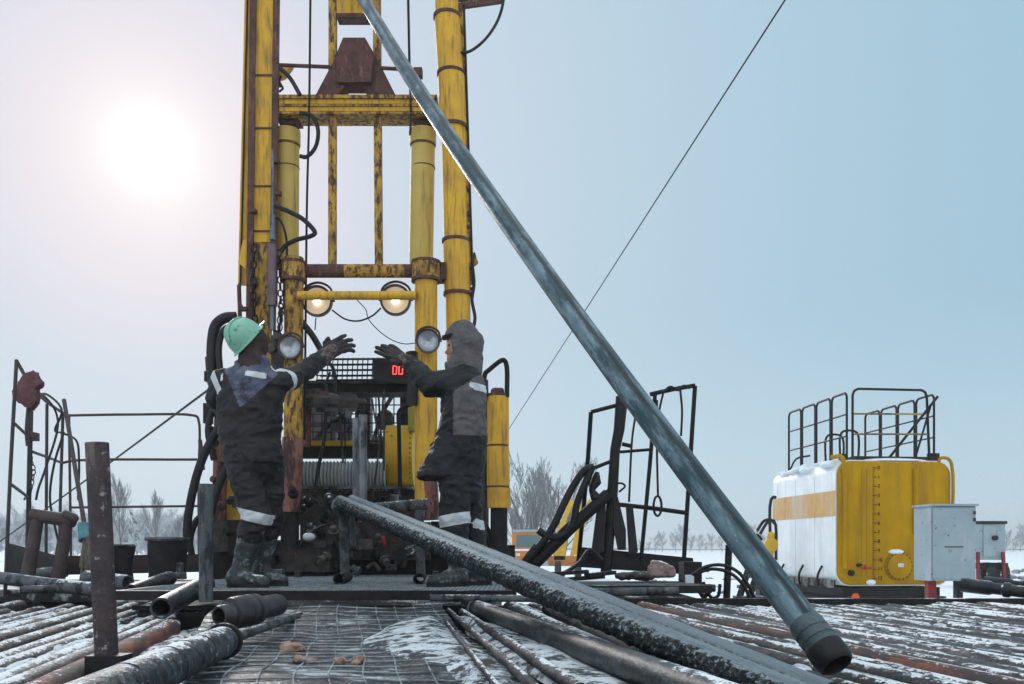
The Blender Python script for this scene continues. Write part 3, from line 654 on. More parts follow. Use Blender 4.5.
b = MB(); b.prism([P(278, 64, YM), P(292, 64, YM), P(284, 75, YM), P(279, 77, YM)], (0, .08, 0)); b.build('bracket', yellow, rig)
rt([(281, 76), (279, 84), (283, 88), (279, 92)], YM, .01, 'hook', black_c, 6)
# twin travelling-block guides, block and upper plate
for x in ((333, 332.5), (376.5, 379)):
    b = MB(); b.bar(P(x[0], -60, YM + .05), P(x[1], 268, YM + .05), PX(7.5, YM), .07); b.build('guide_bar', rust_yellow, rig)
rb(336.5, -60, 373, 16, YM + .02, .08, 'crown_plate', yellow); rb(336.5, 13, 373, 17, YM - .01, .13, 'crown_plate_edge', rust)
b = MB(); b.prism([P(343, 37.5, YM), P(365, 37.5, YM), P(379, 62, YM), P(396, 96, YM), P(374, 96, YM), P(363, 85, YM), P(346, 85, YM), P(336, 96, YM), P(315, 96, YM), P(333, 62, YM)], (0, .16, 0)); TB = b.build('travelling_block', rust, rig)
b = MB(); b.prism([P(345, 38.5, YM - .05), P(363, 38.5, YM - .05), P(373, 56, YM - .05), P(371, 82, YM - .05), P(337, 82, YM - .05), P(336, 56, YM - .05)], (0, .048, 0)); b.build('cheek_plate', rust, TB)
rt([(311, -60), (309, 120), (307, 200), (304.5, 440)], YM - .08, .011, 'wire_rope', black_c, 6)
rt([(407, -60), (409.5, 66)], YM - .06, .013, 'wire_rope', black_c, 6)
# lifting cylinders
def cyl(xc, xt, w_, ybase, m_low):
    y0 = YM + .16
    b = MB(); b.tube([P(xt, 131, y0), P(xt, 145, y0)], PX(w_ + 1.2, y0), 28); b.tube([P(xt, 145, y0), P(xc, 268, y0)], PX(w_, y0), 28); o = b.build('lift_cylinder', yellow_tan, rig)
    b = MB(); b.tube([P(xt, 114, y0), P(xt, 131, y0)], PX(5, y0), 16); b.pbox(xt - 11, 113, xt + 11, 119, y0 - .1, .2); b.pbox(xt - 8, 119, xt + 8, 124, y0 - .08, .16); b.build('rod_end', rust, o)
    b = MB(); b.tube([P(xt, 145.5, y0), P(xt, 147, y0)], PX(w_ + .5, y0), 28); b.tube([P(xt, 167.5, y0), P(xt, 168.5, y0)], PX(w_ + .25, y0), 28); b.build('seam', rust, o)
    return o
CL = cyl(287, 287.5, 11.6, 500, rust_yellow); CR = cyl(421, 423, 12, 500, rust_yellow)
YL = YM - .12
b = MB(); b.tube([P(294, 258, YL), P(293.5, 438, YL)], PX(9.5, YL), 24); b.build('jack_tube', rust_yellow, rig)
b = MB(); b.tube([P(293, 438, YL), P(290, 512, YL)], PX(10.5, YL), 24); b.build('jack_tube', rust_pink, rig)
b = MB(); b.tube([P(290, 512, YL), P(290, 545, YL)], PX(9, YL), 24); b.build('jack_ram', black, rig)
b = MB(); b.tube([P(426, 262, YL), P(426, 500, YL)], PX(11.3, YL), 24); b.build('jack_tube', yellow, rig)
b = MB(); b.tube([P(428, 470, YL - .03), P(431, 520, YL - .03)], PX(9, YL), 24); b.build('jack_tube', rust_pink, rig)
for xx, ww in ((293, 12), (426, 14)):
    b = MB(); b.tube([P(xx, 263, YL), P(xx, 281, YL)], PX(ww, YL), 24); b.build('clamp_collar', rust_yellow, rig)
    b = MB(); b.tube([P(xx, 279, YL), P(xx, 282, YL)], PX(ww + .8, YL), 24); b.build('collar_ring', rust, rig); b = MB(); b.tube([P(xx, 261.5, YL), P(xx, 264, YL)], PX(ww + .8, YL), 24); b.build('collar_ring', rust, rig)
rb(434, 262, 446, 279, YM - .1, .16, 'clamp_block', rust)
# floodlights
def flood(px, py, lit, r_=15.5, parent=rig, Y=YM - .02):
    q = P(px, py, Y); rr = PX(r_, Y); d = Vector((0.02, -1, -.06)).normalized()
    b = MB(); b.lathe(q, -d, [(-.012, rr * .86), (-.02, rr), (.03, rr), (.05, rr * .95), (.12, rr * .6), (.15, rr * .3), (.15, .001)], 32); h = b.build('floodlight', mat('lamp_housing' + str(px), (.05, .04, .04), (.11, .08, .075), 9, .5, .3, bump=.15), parent)
    b = MB(); b.lathe(q + d * .004, d, [(-.045, .001), (-.035, rr * .4), (-.012, rr * .74), (0.002, rr * .84), (-.01, rr * .86)], 32); b.build('lens', lens_m if lit else dead_lens, h)
    if lit: b = MB(); b.ell(q + d * .0 + Vector((0, 0, -rr * .05)), rr * .26, .014, rr * .22); b.build('bulb', bulb_m, h)
    b = MB(); b.tube([q + Vector((-rr * 1.05, .03, 0)), q + Vector((-rr * .8, .03, rr * .9)), q + Vector((0, .03, rr * 1.25)), q + Vector((rr * .8, .03, rr * .9)), q + Vector((rr * 1.05, .03, 0))], .012, 6); b.build('yoke', rust, h)
    return h
flood(317, 301, True); flood(395.5, 300, True); flood(428, 341, False, 12, Y=YM - .38); flood(290, 347, False, 12, Y=YM - .3)
rt([(332, 310), (345, 319), (358, 321), (372, 316), (381, 308)], YM - .35, .008, 'lamp_cable', black_c, 6)
rt([(357, 300), (366, 310), (368, 318), (378, 330), (392, 340), (405, 344), (416, 343)], YM - .33, .0045, 'lamp_cable', black_c, 5)
rt([(316, 318), (315, 330)], YM - .34, .006, 'cord', rust, 5)
# hoses on the mast
rt([(300, 113), (312, 116), (318, 130), (315, 148), (306, 157), (300, 156)], YM - .08, .02, 'hose', rubber, 8)
rt([(275, 206), (290, 212), (304, 220), (315, 233), (311, 236), (296, 240), (285, 246), (281, 252)], YM - .16, .022, 'hose', rubber, 8)
rt([(272, 218), (279, 219), (285, 232), (287, 250), (284, 290), (286, 330)], YM - .14, .012, 'hose', rubber, 6)
rt([(280, 68), (290, 78), (300, 95)], YM - .05, .02, 'hose', rubber, 8); rt([(409, 66), (411, 115), (410, 135)], YM - .02, .012, 'hose', rubber, 6)
b = MB(); b.tube([P(272.5, 245, YM - .2), P(272.5, 306, YM - .2)], PX(5, YM), 16); b.build('tensioner', mat('purple_grey_steel', (.16, .11, .13), (.10, .07, .08), 7, .4, .4, bump=.1), rig)
b = MB(); b.tube([P(272.5, 215, YM - .2), P(272.5, 240, YM - .2)], PX(2.8, YM), 12); b.tube([P(272.5, 150, YM - .2), P(272.5, 215, YM - .2)], PX(1.2, YM), 8); b.tube([P(272.5, 306, YM - .2), P(272.5, 330, YM - .2)], PX(2.5, YM), 12); b.build('tensioner_rod', steel, rig)
def chain(pts, Y, r, name, parent):
    b = MB()
    p = [P(x, y, Y) for x, y in pts]
    for a_, c_ in zip(p, p[1:]):
        n = max(1, int((c_ - a_).length / (r * 3.2)))
        for i in range(n):
            m_ = a_.lerp(c_, (i + .5) / n); d = (c_ - a_).normalized(); u, v = frame(d); s_ = u if i % 2 else v
            b.tube([m_ + d * (math.cos(t) * r * 2) + s_ * (math.sin(t) * r * 1.2) for t in [2 * math.pi * k / 8 for k in range(8)]], r * .38, 5, loop=True)
    return b.build(name, black_c, parent)
chain([(254, 245), (253, 300), (256, 330)], YM - .08, .022, 'chain', rig); chain([(279, 250), (281, 310), (279, 345)], YM - .2, .018, 'chain', rig)
chain([(282, 300), (278, 340), (284, 360)], YM - .25, .02, 'chain', rig)
for (x0, y0) in ((275, 160), (277, 192), (275, 203), (252, 210), (277, 265), (252, 283), (243, 308)): rb(x0 - 3, y0 - 1.5, x0 + 3.5, y0 + 2, YM - .08, .06, 'clip', rust)
rt([(240, 283), (239, 300), (243, 309)], YM, .014, 'hook', rust, 6); rt([(240, 318), (239, 285)], YM + .02, .02, 'hook', rust, 6)
# lower machinery -------------------------------------------------
YC = 9.6
base = rb(208, 545, 515, 590, 9.1, 2.6, 'chassis_beam', black)
rb(228, 520, 262, 556, 8.5, .4, 'step_box', black); rb(255, 540, 330, 572, 8.5, .35, 'floor_frame', grease); rb(300, 522, 430, 560, 9.0, .3, 'gear_case', grease)
rb(262, 540, 318, 543, 8.46, .05, 'floor_frame_lip', frost_steel)
# drum
b = MB(); y0 = 8.95; prof = []
x0, x1 = P(298, 476, y0), P(388, 476, y0); Ld = x1.x - x0.x
for i in range(26): prof += [(Ld * i / 26, .112), (Ld * (i + .22) / 26, .14), (Ld * (i + .5) / 26, .152), (Ld * (i + .78) / 26, .14)]
b.lathe(x0, (1, 0, 0), prof, 28); b.build('rope_drum', mat('wire_rope_drum', (.46, .49, .51), (.34, .37, .39), 9, .45, .2, stain=(.16, .17, .18), st_amt=.25, st_scale=(8, 8, 8)), rig)
rb(292, 444, 392, 458, 9.2, .1, 'drum_cover', black); rb(292, 440.5, 362, 445.5, 9.0, .05, 'sill', yellow_c)
rb(288, 487, 415, 524, 9.3, .4, 'winch_frame', grease); rb(294, 486, 412, 489, 8.85, .2, 'winch_lip', frost_steel)
# yellow drum guard, half barrel
b = MB(); gx0, gx1 = P(385, 455, 9.0), P(413, 455, 9.0); rs = []
for x in (gx0.x, gx1.x):
    ring = []
    for k in range(13): a_ = -math.pi * .62 + math.pi * 1.24 * k / 12; ring.append(Vector((x, 9.2 - .30 * math.cos(a_), gx0.z + .33 * math.sin(a_))))
    rs.append(ring)
b.rings(rs); b.build('drum_guard', yellow_c, rig)
b = MB(); b.lathe(Vector((gx0.x - .012, 9.2, gx0.z)), (1, 0, 0), [(0, .001), (0, .25), (.01, .27), (.01, .001)], 28); b.build('drum_flange', black, rig)
b = MB()
for k in range(11): b.box((gx1.x - .02, 8.9, gx0.z + .26 - k * .05), (.012, .012, .014))
b.build('guard_bolt', rust, rig)
rb(408, 392, 416, 430, 8.9, .2, 'cab_pillar', mat('olive_yellow_paint', (.36, .33, .06), (.28, .25, .06), 5, .5, bump=.06)); 
# cab behind: mesh window, roof beam, pillars
rb(296, 383, 414, 392, 9.3, .35, 'cab_roof_beam', black); rb(296, 380.5, 412, 383, 9.25, .3, 'roof_frost', frost_steel)
cab = rb(296, 392, 302, 445, 9.9, .1, 'cab_pillar', black); rb(355, 392, 370, 445, 9.9, .2, 'cab_pillar', grease); rb(400, 392, 412, 445, 9.9, .1, 'cab_pillar', black)
b = MB()
for x in range(304, 400, 9): b.tube([P(x, 393, 9.7), P(x, 445, 9.7)], .007, 5)
for y in range(396, 446, 9): b.tube([P(298, y, 9.7), P(410, y, 9.7)], .007, 5)
b.build('window_guard', black_c, rig)
# dim shapes standing inside the cab
rb(302, 408, 334, 446, 9.95, .3, 'seat', mat('cab_seat', (.20, .17, .19), (.12, .10, .12), 9, .6, bump=.3)); rb(338, 418, 352, 446, 9.92, .2, 'control_box', steel)
b = MB(); b.tube([P(310, 446, 9.8), P(330, 424, 9.8), P(352, 412, 9.8)], .03, 8); b.tube([P(338, 440, 9.8), P(352, 425, 9.8)], .02, 8); b.build('control_lever', grease, rig)
b = MB(); b.tube([P(372, 445, 9.8), P(384, 410, 9.8), P(392, 396, 9.8)], .025, 8); b.tube([P(376, 420, 9.8), P(398, 440, 9.8)], .02, 8); b.ell(P(385, 420, 9.85), .10, .05, .12); b.build('control_lever', grease, rig)
rb(372, 436, 384, 446, 9.75, .1, 'control_box', steel)
# wire basket on the roof
b = MB()
for i in range(14): x = 318 + i * 5; b.tube([P(x, 359, 9.2), P(x - 1, 381, 9.2)], .006, 5); b.tube([P(x, 359, 9.2), P(x, 361, 9.7), P(x - 1, 381, 9.7)], .005, 5)
for y in (359, 364.5, 370, 375.5, 380): b.tube([P(316, y, 9.2), P(384, y - .5, 9.2)], .007, 5); b.tube([P(320, y + 1, 9.7), P(384, y + .5, 9.7)], .006, 5)
b.build('roof_guard', black_c, rig)
# red digital read-out
t3 = rb(373, 358, 408, 380, 8.9, .16, 'display_box', black)
b = MB()
for x in (393.2, 399.2):
    for a_, c_ in (((0, 0), (3.6, 0)), ((0, 0), (-.4, 8)), ((3.6, 0), (3.2, 8)), ((-.4, 8), (3.2, 8))):
        b.bar(P(x + a_[0], 366 + a_[1], 8.893), P(x + c_[0], 366 + c_[1], 8.893), .012, .008)
b.build('digit', led_m, t3)
# rotary table plate and hoses
b = MB(); q = P(322, 404, 8.75); b.lathe(q, (0, 0, 1), [(-.06, .001), (-.06, .2), (-.05, .34), (.0, .36), (.01, .30), (.05, .28), (.06, .2), (.09, .16), (.10, .001)], 36); b.box(q + Vector((.14, -.1, .015)), (.62, .1, .03)); b.build('rotary_table', grease, rig)
rt([(304, 412), (304, 446)], 8.7, .07, 'table_post', rust_pink, 16)
b = MB(); b.tube([P(362.5, 415, 8.35), P(362.5, 520, 8.35)], PX(4.6, 8.35), 18); b.build('kelly_post', steel, rig)
b = MB(); b.bar(P(355.5, 418, 8.4), P(355.5, 520, 8.4), .03, .05); b.build('kelly_rail', steel, rig)
rt([(300, 368), (310, 360), (324, 360), (333, 368), (335, 395)], 8.7, .018, 'hose', rubber, 8)
rt([(330, 372), (326, 385), (330, 400)], 8.72, .014, 'hose', rubber, 8)
rt([(326, 412), (324, 440), (318, 470), (315, 490)], 8.6, .018, 'hose', rubber, 8)
rt([(399, 430), (399, 412), (404, 407), (413, 404)], 8.55, .02, 'hand_rail', black_c, 8); rt([(399, 430), (400, 487)], 8.55, .02, 'hand_rail', black_c, 8)
rt([(411, 352), (413, 372), (412, 405)], 8.2, .05, 'hose', rubber, 10)
# clutter of valves and pipes under the winch
rng = random.Random(5)
for i in range(84):
    x, y, Y = rng.uniform(262, 440), rng.uniform(492, 574), rng.uniform(8.1, 8.75)
    b = MB(); kx, ky = rng.uniform(-14, 14), rng.uniform(-10, 12)
    if i % 3 == 0: b.tube([P(x, y, Y), P(x + kx * .4, y + ky, Y + .05), P(x + kx, y + ky * .4, Y)], rng.uniform(.012, .028), 8); b.build('hydraulic_line', rng.choice([rubber, grease, steel]), rig)
    elif i % 3 == 1: b.lathe(P(x, y, Y), (rng.uniform(-1, 1), -.6, rng.uniform(-.5, 1)), [(0, .001), (0, .035), (.03, .05), (.05, .05), (.05, .03), (.1, .03), (.1, .001)], 14); b.build('valve', rng.choice([grease, grease, black, frost_steel]), rig)
    else: b.pbox(x, y, x + rng.uniform(5, 14), y + rng.uniform(5, 12), Y, .12); b.build('valve_block', rng.choice([grease, black, frost_steel]), rig)
b = MB(); b.capsule(P(383, 538, 8.3), P(384, 545, 8.3), .022, .02); b.build('red_cap', red_p, rig)
b = MB(); b.ell(P(309, 537, 8.25), .06, .05, .04); b.build('filter_cap', refl, rig)
rt([(300, 546), (306, 538), (320, 527), (333, 524)], 8.3, .014, 'hose', rubber, 8); rt([(312, 498), (322, 505), (330, 514)], 8.4, .02, 'hose', rubber, 8)
for i in range(8):
    x = rng.uniform(296, 404); Y = rng.uniform(8.55, 9.0); y0_, y1_ = rng.uniform(388, 412), rng.uniform(425, 500); k_ = rng.uniform(-12, 12)
    rt([(x, y0_), (x + k_ * .4, (y0_ + y1_) / 2), (x + k_, y1_)], Y, rng.uniform(.006, .014), 'cable', rng.choice([rubber, grease]), 6)
for i in range(14):
    x, y, Y = rng.uniform(292, 350), rng.uniform(388, 425), rng.uniform(8.45, 8.7)
    b = MB(); b.pbox(x, y, x + rng.uniform(4, 14), y + rng.uniform(3, 9), Y, .1); b.build('valve_block', rng.choice([grease, grease, frost_steel, rust]), rig)
for i in range(12):
    x, y = rng.uniform(215, 240), rng.uniform(380, 545)
    b = MB(); b.lathe(P(x, y, 8.3), (rng.uniform(-.6, .6), -1, rng.uniform(-.5, .5)), [(0, .001), (0, .04), (.04, .045), (.06, .03), (.09, .03), (.09, .001)], 12); b.build('coupler', rng.choice([grease, black, rust]), rig)
for i in range(10):
    y = rng.uniform(420, 545); rt([(rng.uniform(474, 486), y - 20), (rng.uniform(470, 490), y), (rng.uniform(474, 488), y + 25)], 8.2, rng.uniform(.01, .022), 'cable', rng.choice([rubber, grease, rust_pink]), 6)
# right jack
YJ = 8.0
b = MB(); b.tube([P(498, 397, YJ), P(498, 445, YJ)], PX(11, YJ), 28); b.tube([P(498, 447, YJ), P(498, 486, YJ)], PX(11.2, YJ), 28); b.tube([P(499, 488, YJ), P(499, 508, YJ)], PX(11.6, YJ), 28); J = b.build('outrigger_jack', yellow, rig)
b = MB(); b.tube([P(498, 445, YJ), P(498, 447.2, YJ)], PX(10.5, YJ), 28); b.build('jack_ring', rust, J); b = MB(); b.tube([P(498.4, 486, YJ), P(498.4, 488, YJ)], PX(11, YJ), 28); b.build('jack_ring', rust, J); b = MB(); b.tube([P(498, 394, YJ), P(498, 397.5, YJ)], PX(10.8, YJ), 28); b.build('jack_cap', rust, J); b = MB(); b.capsule(P(495, 392, YJ), P(501, 391, YJ), .04, .03); b.build('jack_lug', rust, J)
b = MB(); b.tube([P(499, 508, YJ), P(499, 552, YJ)], PX(8.5, YJ), 24); b.build('jack_ram', black, J)
rb(484, 549, 515, 572, 7.85, .4, 'jack_foot', black)
rt([(485, 400), (485, 374), (489, 370), (503, 360), (506, 363), (507, 397)], 7.95, .022, 'hand_rail', black_c, 8)
rt([(485, 380), (486, 440), (483, 540)], 8.1, .03, 'hand_rail', grease, 8)
rb(474, 440, 488, 545, 8.4, .3, 'side_frame', grease); rb(462, 480, 474, 510, 8.3, .1, 'side_plate', yellow)
# left side: posts, boxes, hoses
b = MB(); b.tube([P(222, 400, 8.5), P(219, 520, 8.5)], PX(7, 8.5), 20); b.build('jack_tube', rust_pink, rig)
rb(227, 440, 241, 520, 8.6, .25, 'side_panel', yellow_c); rb(205, 500, 246, 552, 8.7, .4, 'side_frame', grease)
for x0, y0, x1, y1 in ((204, 371, 212, 381), (203, 403, 210, 423), (206, 426, 212, 437)): rb(x0, y0, x1, y1, 8.45, .1, 'junction_box', black)
rt([(208, 371), (207, 357)], 8.5, .02, 'bracket', rust, 6)
rt([(213, 385), (212, 345), (216, 325), (225, 318), (236, 317)], 8.35, .05, 'hose', rubber, 12)
rt([(221, 380), (219, 345), (224, 330), (232, 326)], 8.3, .03, 'hose', rubber, 10)
rt([(238, 405), (218, 430), (204, 455), (193, 490), (187, 530), (189, 552)], 7.9, .038, 'hose', rubber, 12)
rt([(236, 450), (222, 478), (213, 505), (207, 535)], 7.9, .036, 'hose', rubber, 12)
rt([(210, 512), (197, 520), (190, 540), (192, 556)], 8.1, .03, 'hose', rubber, 10); rt([(214, 405), (208, 430), (214, 460)], 8.4, .03, 'hose', rubber, 10)
b = MB(); b.lathe(P(216, 398, 8.2), (0, -1, .2), [(0, .001), (0, .05), (.04, .055), (.06, .03), (.06, .001)], 16); b.lathe(P(218, 410, 8.2), (.3, -1, 0), [(0, .001), (0, .045), (.05, .045), (.05, .001)], 16); b.build('valve', grease, rig)
rt([(200, 440), (203, 470)], 8.4, .02, 'bracket', grease, 6)
b = MB(); b.tube([P(300, 320, 8.3), P(312, 335, 8.3), P(322, 352, 8.3)], .03, 8); b.build('hose', rubber, rig)
for x, y in ((278, 338), (284, 352), (272, 350)): b = MB(); b.lathe(P(x, y, 8.2), (.2, -1, .1), [(0, .001), (0, .045), (.03, .05), (.06, .03), (.06, .001)], 14); b.build('valve', rng.choice([steel, grease]), rig)
rb(271, 335, 282, 372, 8.3, .1, 'valve_block', grease); rb(273, 330, 279, 348, 8.26, .05, 'valve_body', steel)
for px, py in ((244, 545), (232, 552), (320, 560)):
    pass
# rig stands on the ground: wheels and axles under the chassis
for x in (-2.7, -.4):
    for y in (9.2, 10.6):
        b = MB(); b.lathe((x - .15, y, .5), (1, 0, 0), [(0, .2), (0, .45), (.04, .5), (.26, .5), (.3, .45), (.3, .2)], 28, loop=True); wh = b.build('wheel', rubber, rig)

# ------------------------------------------------------------------ workers
def wr(amp, f):
    def fn(p, n):
        a = noise.noise(Vector((p.x * f, p.y * f, p.z * f * 1.5)))
        q = Vector((p.x * f * 1.2 + p.z * 5, p.y * f * 1.2, p.z * f * 2.0 - p.x * 3)); w_ = Vector((noise.noise(q * .5), 0, noise.noise(q * .5 + Vector((5, 5, 5))))) * .8
        r1 = 1 - 2.6 * abs(noise.noise(q + w_)); r2 = 1 - 2.6 * abs(noise.noise(q * 2.1 + w_ + Vector((9, 1, 4))))
        return amp * (.55 * a + .55 * max(r1, -.6) + .28 * max(r2, -.6) - .15)
    return fn
def loft(b, levels, seg=24):     # (centre, half width x, half depth y)
    b.rings([[c_ + Vector((hw * math.cos(2 * math.pi * k / seg), hd * math.sin(2 * math.pi * k / seg), 0)) for k in range(seg)] for c_, hw, hd in levels])
def hand(b, wrist, palm, tip, up, flip=1, r=.0165, curl=.35, sp=.032, splay=.12):
    """gloved palm, four unequal bent fingers and a thumb off the side of the palm"""
    d = (palm - wrist).normalized(); f = (tip - palm); L = f.length; up = Vector(up); s_ = d.cross(up).normalized() * flip; nrm = s_.cross(d).normalized()
    b.capsule(wrist, wrist.lerp(palm, .5), .040, .042)
    for k in (-1.5, -.5, .5, 1.5): b.capsule(wrist + s_ * k * .018 + d * .02, palm + s_ * k * sp * .9, .024, .020)
    fd = f.normalized()
    for k, le in ((-1.5, .8), (-.5, 1.0), (.5, .95), (1.5, .75)):
        p0 = palm + s_ * k * sp; fk = (fd + s_ * k * splay).normalized(); p1 = p0 + fk * L * le * .5; c_ = curl * (1 + .3 * k); dn = (fk - nrm * c_).normalized(); p2 = p1 + dn * L * le * .32; dn2 = (dn - nrm * c_ * 1.3).normalized(); p3 = p2 + dn2 * L * le * .25
        b.capsule(p0, p1, r * 1.12, r); b.capsule(p1, p2, r, r * .95); b.capsule(p2, p3, r * .95, r * .85)
    t0 = wrist.lerp(palm, .35) - s_ * .035; t1 = t0 + (d * .6 - s_ * .8 + nrm * .1).normalized() * .05; t2_ = t1 + (d - s_ * .3).normalized() * .045
    b.capsule(t0, t1, r * 1.4, r * 1.2); b.capsule(t1, t2_, r * 1.2, r)
def boot(name, knee, ankle, heel, toe, r_top, parent, m=boot_m):
    b = MB(); b.capsule(knee, knee.lerp(ankle, .5), r_top, r_top * .92); b.capsule(knee.lerp(ankle, .5), ankle, r_top * .92, r_top * .72)
    b.capsule(ankle, heel + Vector((0, 0, .055)), r_top * .72, .05); mid = heel.lerp(toe, .5)
    b.capsule(heel + Vector((0, 0, .05)), mid + Vector((0, 0, .05)), .048, .05); b.capsule(ankle - Vector((0, 0, .04)), mid + Vector((0, 0, .06)), r_top * .66, .052); b.capsule(mid + Vector((0, 0, .05)), toe + Vector((0, 0, .042)), .05, .042)
    me = realise(b, name, .011, 4, wr(.006, 11))
    zf = heel.z
    for v in me.vertices:
        if v.co.z < zf: v.co.z = zf
    o = link(me, name, m, parent)
    b = MB(); d = (toe - heel).normalized(); s_ = d.cross(Vector((0, 0, 1))); pts = []
    for k in range(20):
        a_ = 2 * math.pi * k / 20; l = (toe - heel).length / 2 + .045; q = (heel + toe) / 2 + d * math.cos(a_) * l + s_ * math.sin(a_) * (.056 + .008 * math.cos(a_)); q.z = zf; pts.append(q)
    b.prism(pts, (0, 0, .026)); b.build('sole', rubber, o)
    return o
def body_mesh(caps, loc):
    b = MB()
    for c_ in caps: b.capsule(*c_)
    return b

# --- worker in the green helmet, seen from behind, right arm reaching to the rig
Y1 = 6.15
def Q(x, y, dy=0): return P(x, y, Y1) + Vector((0, dy, 0))
def Qd(x, y, dy): return P(x, y, Y1 + dy)
foot1 = P(246, 588, Y1); foot1.z = PLAT
sh_r, el_r, wr_r = Q(281, 382), Qd(303, 373, .25), Qd(325, 356, .45)
sh_l, el_l, wr_l = Q(223, 381), Qd(215, 400, .10), Qd(226, 408, .36)
hip_a, hip_b = Q(243, 462, -.02), Q(263, 462, .10)
kn_a, kn_b = Q(258, 516, -.05), Q(264, 514, .14)
an_a, an_b = Q(243, 568, -.04), Q(255, 562, .18)
b = body_mesh([(hip_a, kn_a, .075, .055), (kn_a, an_a, .052, .038), (hip_b, kn_b, .075, .055), (kn_b, an_b, .052, .038), (Q(253, 455), Q(252, 420), .12, .12), (Q(252, 420), Q(252, 385), .12, .13), (sh_l, sh_r, .06, .06), (Q(252, 380), Q(254, 355, .02), .05, .05),
               (sh_r, el_r, .048, .040), (el_r, wr_r, .040, .028), (sh_l, el_l, .048, .04), (el_l, wr_l, .04, .028), (an_a, an_a + Vector((.01, 0, -.045)), .03, .025), (an_b, an_b + Vector((.01, 0, -.045)), .03, .025)], None)
hc = Q(252, 343, .02)
b.ell(hc, .078, .095, .115); b.capsule(wr_r, wr_r.lerp(Qd(337, 347, .5), .6), .026, .02); b.capsule(wr_l, wr_l + Vector((.05, .04, 0)), .026, .02)
# face, turned up and away towards the mast: nose, brow, ears
fd = Vector((.55, .62, .45)).normalized(); b.capsule(hc + fd * .085, hc + fd * .112 + Vector((0, 0, -.012)), .014, .016); b.capsule(hc + fd * .07 + Vector((0, 0, -.05)), hc + fd * .092 + Vector((0, 0, -.052)), .022, .016)
me = realise(b, 'person', .009, 3)
P1 = link(me, 'person', skin_m, origin=foot1, label='person in a pale green helmet seen from behind, right arm stretched to the rig', category='person')
# jacket
b = MB()
loft(b, [(Q(252, 362), .045, .06), (Q(252, 368), .12, .09), (Q(252, 374), .195, .12), (Q(252, 384), .235, .14), (Q(251, 400), .228, .15), (Q(250, 420), .222, .15), (Q(250, 440), .212, .15), (Q(253, 452), .20, .15), (Q(254, 464), .197, .155)])
b.capsule(sh_r, el_r, .082, .068); b.capsule(el_r, wr_r, .068, .052); b.capsule(sh_l, el_l, .08, .07); b.capsule(el_l, wr_l, .07, .055); b.capsule(Q(244, 364, .0), Q(262, 364, .0), .055, .055)
jm = realise(b, 'jacket', .011, 5, wr(.018, 6.5))
# blue-grey yoke over the upper back
bm = bmesh.new(); bm.from_mesh(jm)
apex = Q(240, 408); 
for pa, pb in ((Q(222, 364), Q(240, 408)), (Q(240, 408), Q(276, 376))):
    dd = pb - pa; no = Vector((dd.z, 0, -dd.x)).normalized(); bmesh.ops.bisect_plane(bm, geom=bm.verts[:] + bm.edges[:] + bm.faces[:], plane_co=pa, plane_no=no)
for f in bm.faces:
    c_ = f.calc_center_median(); px = c_.x / c_.y * F + CX; py = HY - (c_.z - CZ) / c_.y * F
    if c_.y < Y1 + .08:
        l1 = (px - 222) / 18 * 44 + 364; ok1 = py < l1 if px < 240 else True
        l2 = 408 - (px - 240) / 36 * 32; ok2 = py < l2 if px >= 240 else True
        if ok1 and ok2 and 222 < px < 277: f.material_index = 1
bm.to_mesh(jm); bm.free()
jm.materials.append(navy); jm.materials.append(blue_fab)
jsrc = jm.copy()
J1 = link(jm, 'jacket', None, P1)
def strip(me, c_, ax, half, rad, parent, m=refl): 
    x = slab_of(me, c_, ax, half, rad); x.materials.clear(); link(x, 'reflective_stripe', m, parent)
strip(jsrc, sh_r + (el_r - sh_r) * .12 + Vector((.0, 0, 0)), (el_r - sh_r), .026, .14, J1)
strip(jsrc, Q(219, 384), Vector((.75, 0, .35)), .022, .12, J1)
# short piece of tape on the right shoulder blade
x = slab_of(jsrc, Q(261, 378, -.12), Vector((.14, 0, 1)), .020, .075); x.materials.clear(); link(x, 'reflective_stripe', refl, J1)
x = slab_of(jsrc, Q(226, 378, -.11), Vector((1, 0, .1)), .010, .045); x.materials.clear(); link(x, 'reflective_stripe', refl, J1)
# trousers
b = MB(); b.capsule(Q(253, 458), Q(253, 466, .03), .165, .165); b.capsule(hip_a, kn_a, .115, .098); b.capsule(kn_a, kn_a.lerp(an_a, .35), .098, .092); b.capsule(hip_b, kn_b, .115, .096); b.capsule(kn_b, kn_b.lerp(an_b, .35), .096, .09)
tm = realise(b, 'trousers', .011, 5, wr(.016, 7)); tsrc = tm.copy(); T1 = link(tm, 'trousers', navy, P1)
strip(tsrc, kn_a + Vector((-.01, 0, -.005)), Vector((.25, 0, 1)), .036, .16, T1)
boot('boot', kn_a.lerp(an_a, .2), an_a, Vector((an_a.x - .06, an_a.y, PLAT)), Vector((an_a.x + .17, an_a.y - .06, PLAT)), .088, P1)
boot('boot', kn_b.lerp(an_b, .2), an_b, Vector((an_b.x - .05, an_b.y, PLAT)), Vector((an_b.x + .15, an_b.y - .02, PLAT)), .085, P1)
b = MB(); hand(b, wr_r, Qd(337, 347, .50), Qd(354, 340, .54), (.2, -.9, .2), curl=.4)
G1 = link(realise(b, 'glove', .0055, 2, wr(.003, 30)), 'glove', glove_m, P1)
b = MB(); b.capsule(wr_r.lerp(el_r, .2), wr_r.lerp(Qd(334, 349, .5), .75), .060, .050); link(realise(b, 'cuff', .006, 2, wr(.006, 20)), 'cuff', cuff_m, G1)
b = MB(); hand(b, wr_l, wr_l + Vector((.07, .06, 0)), wr_l + Vector((.14, .1, 0)), (0, 0, 1)); link(realise(b, 'glove', .006, 3), 'glove', glove_m, P1)
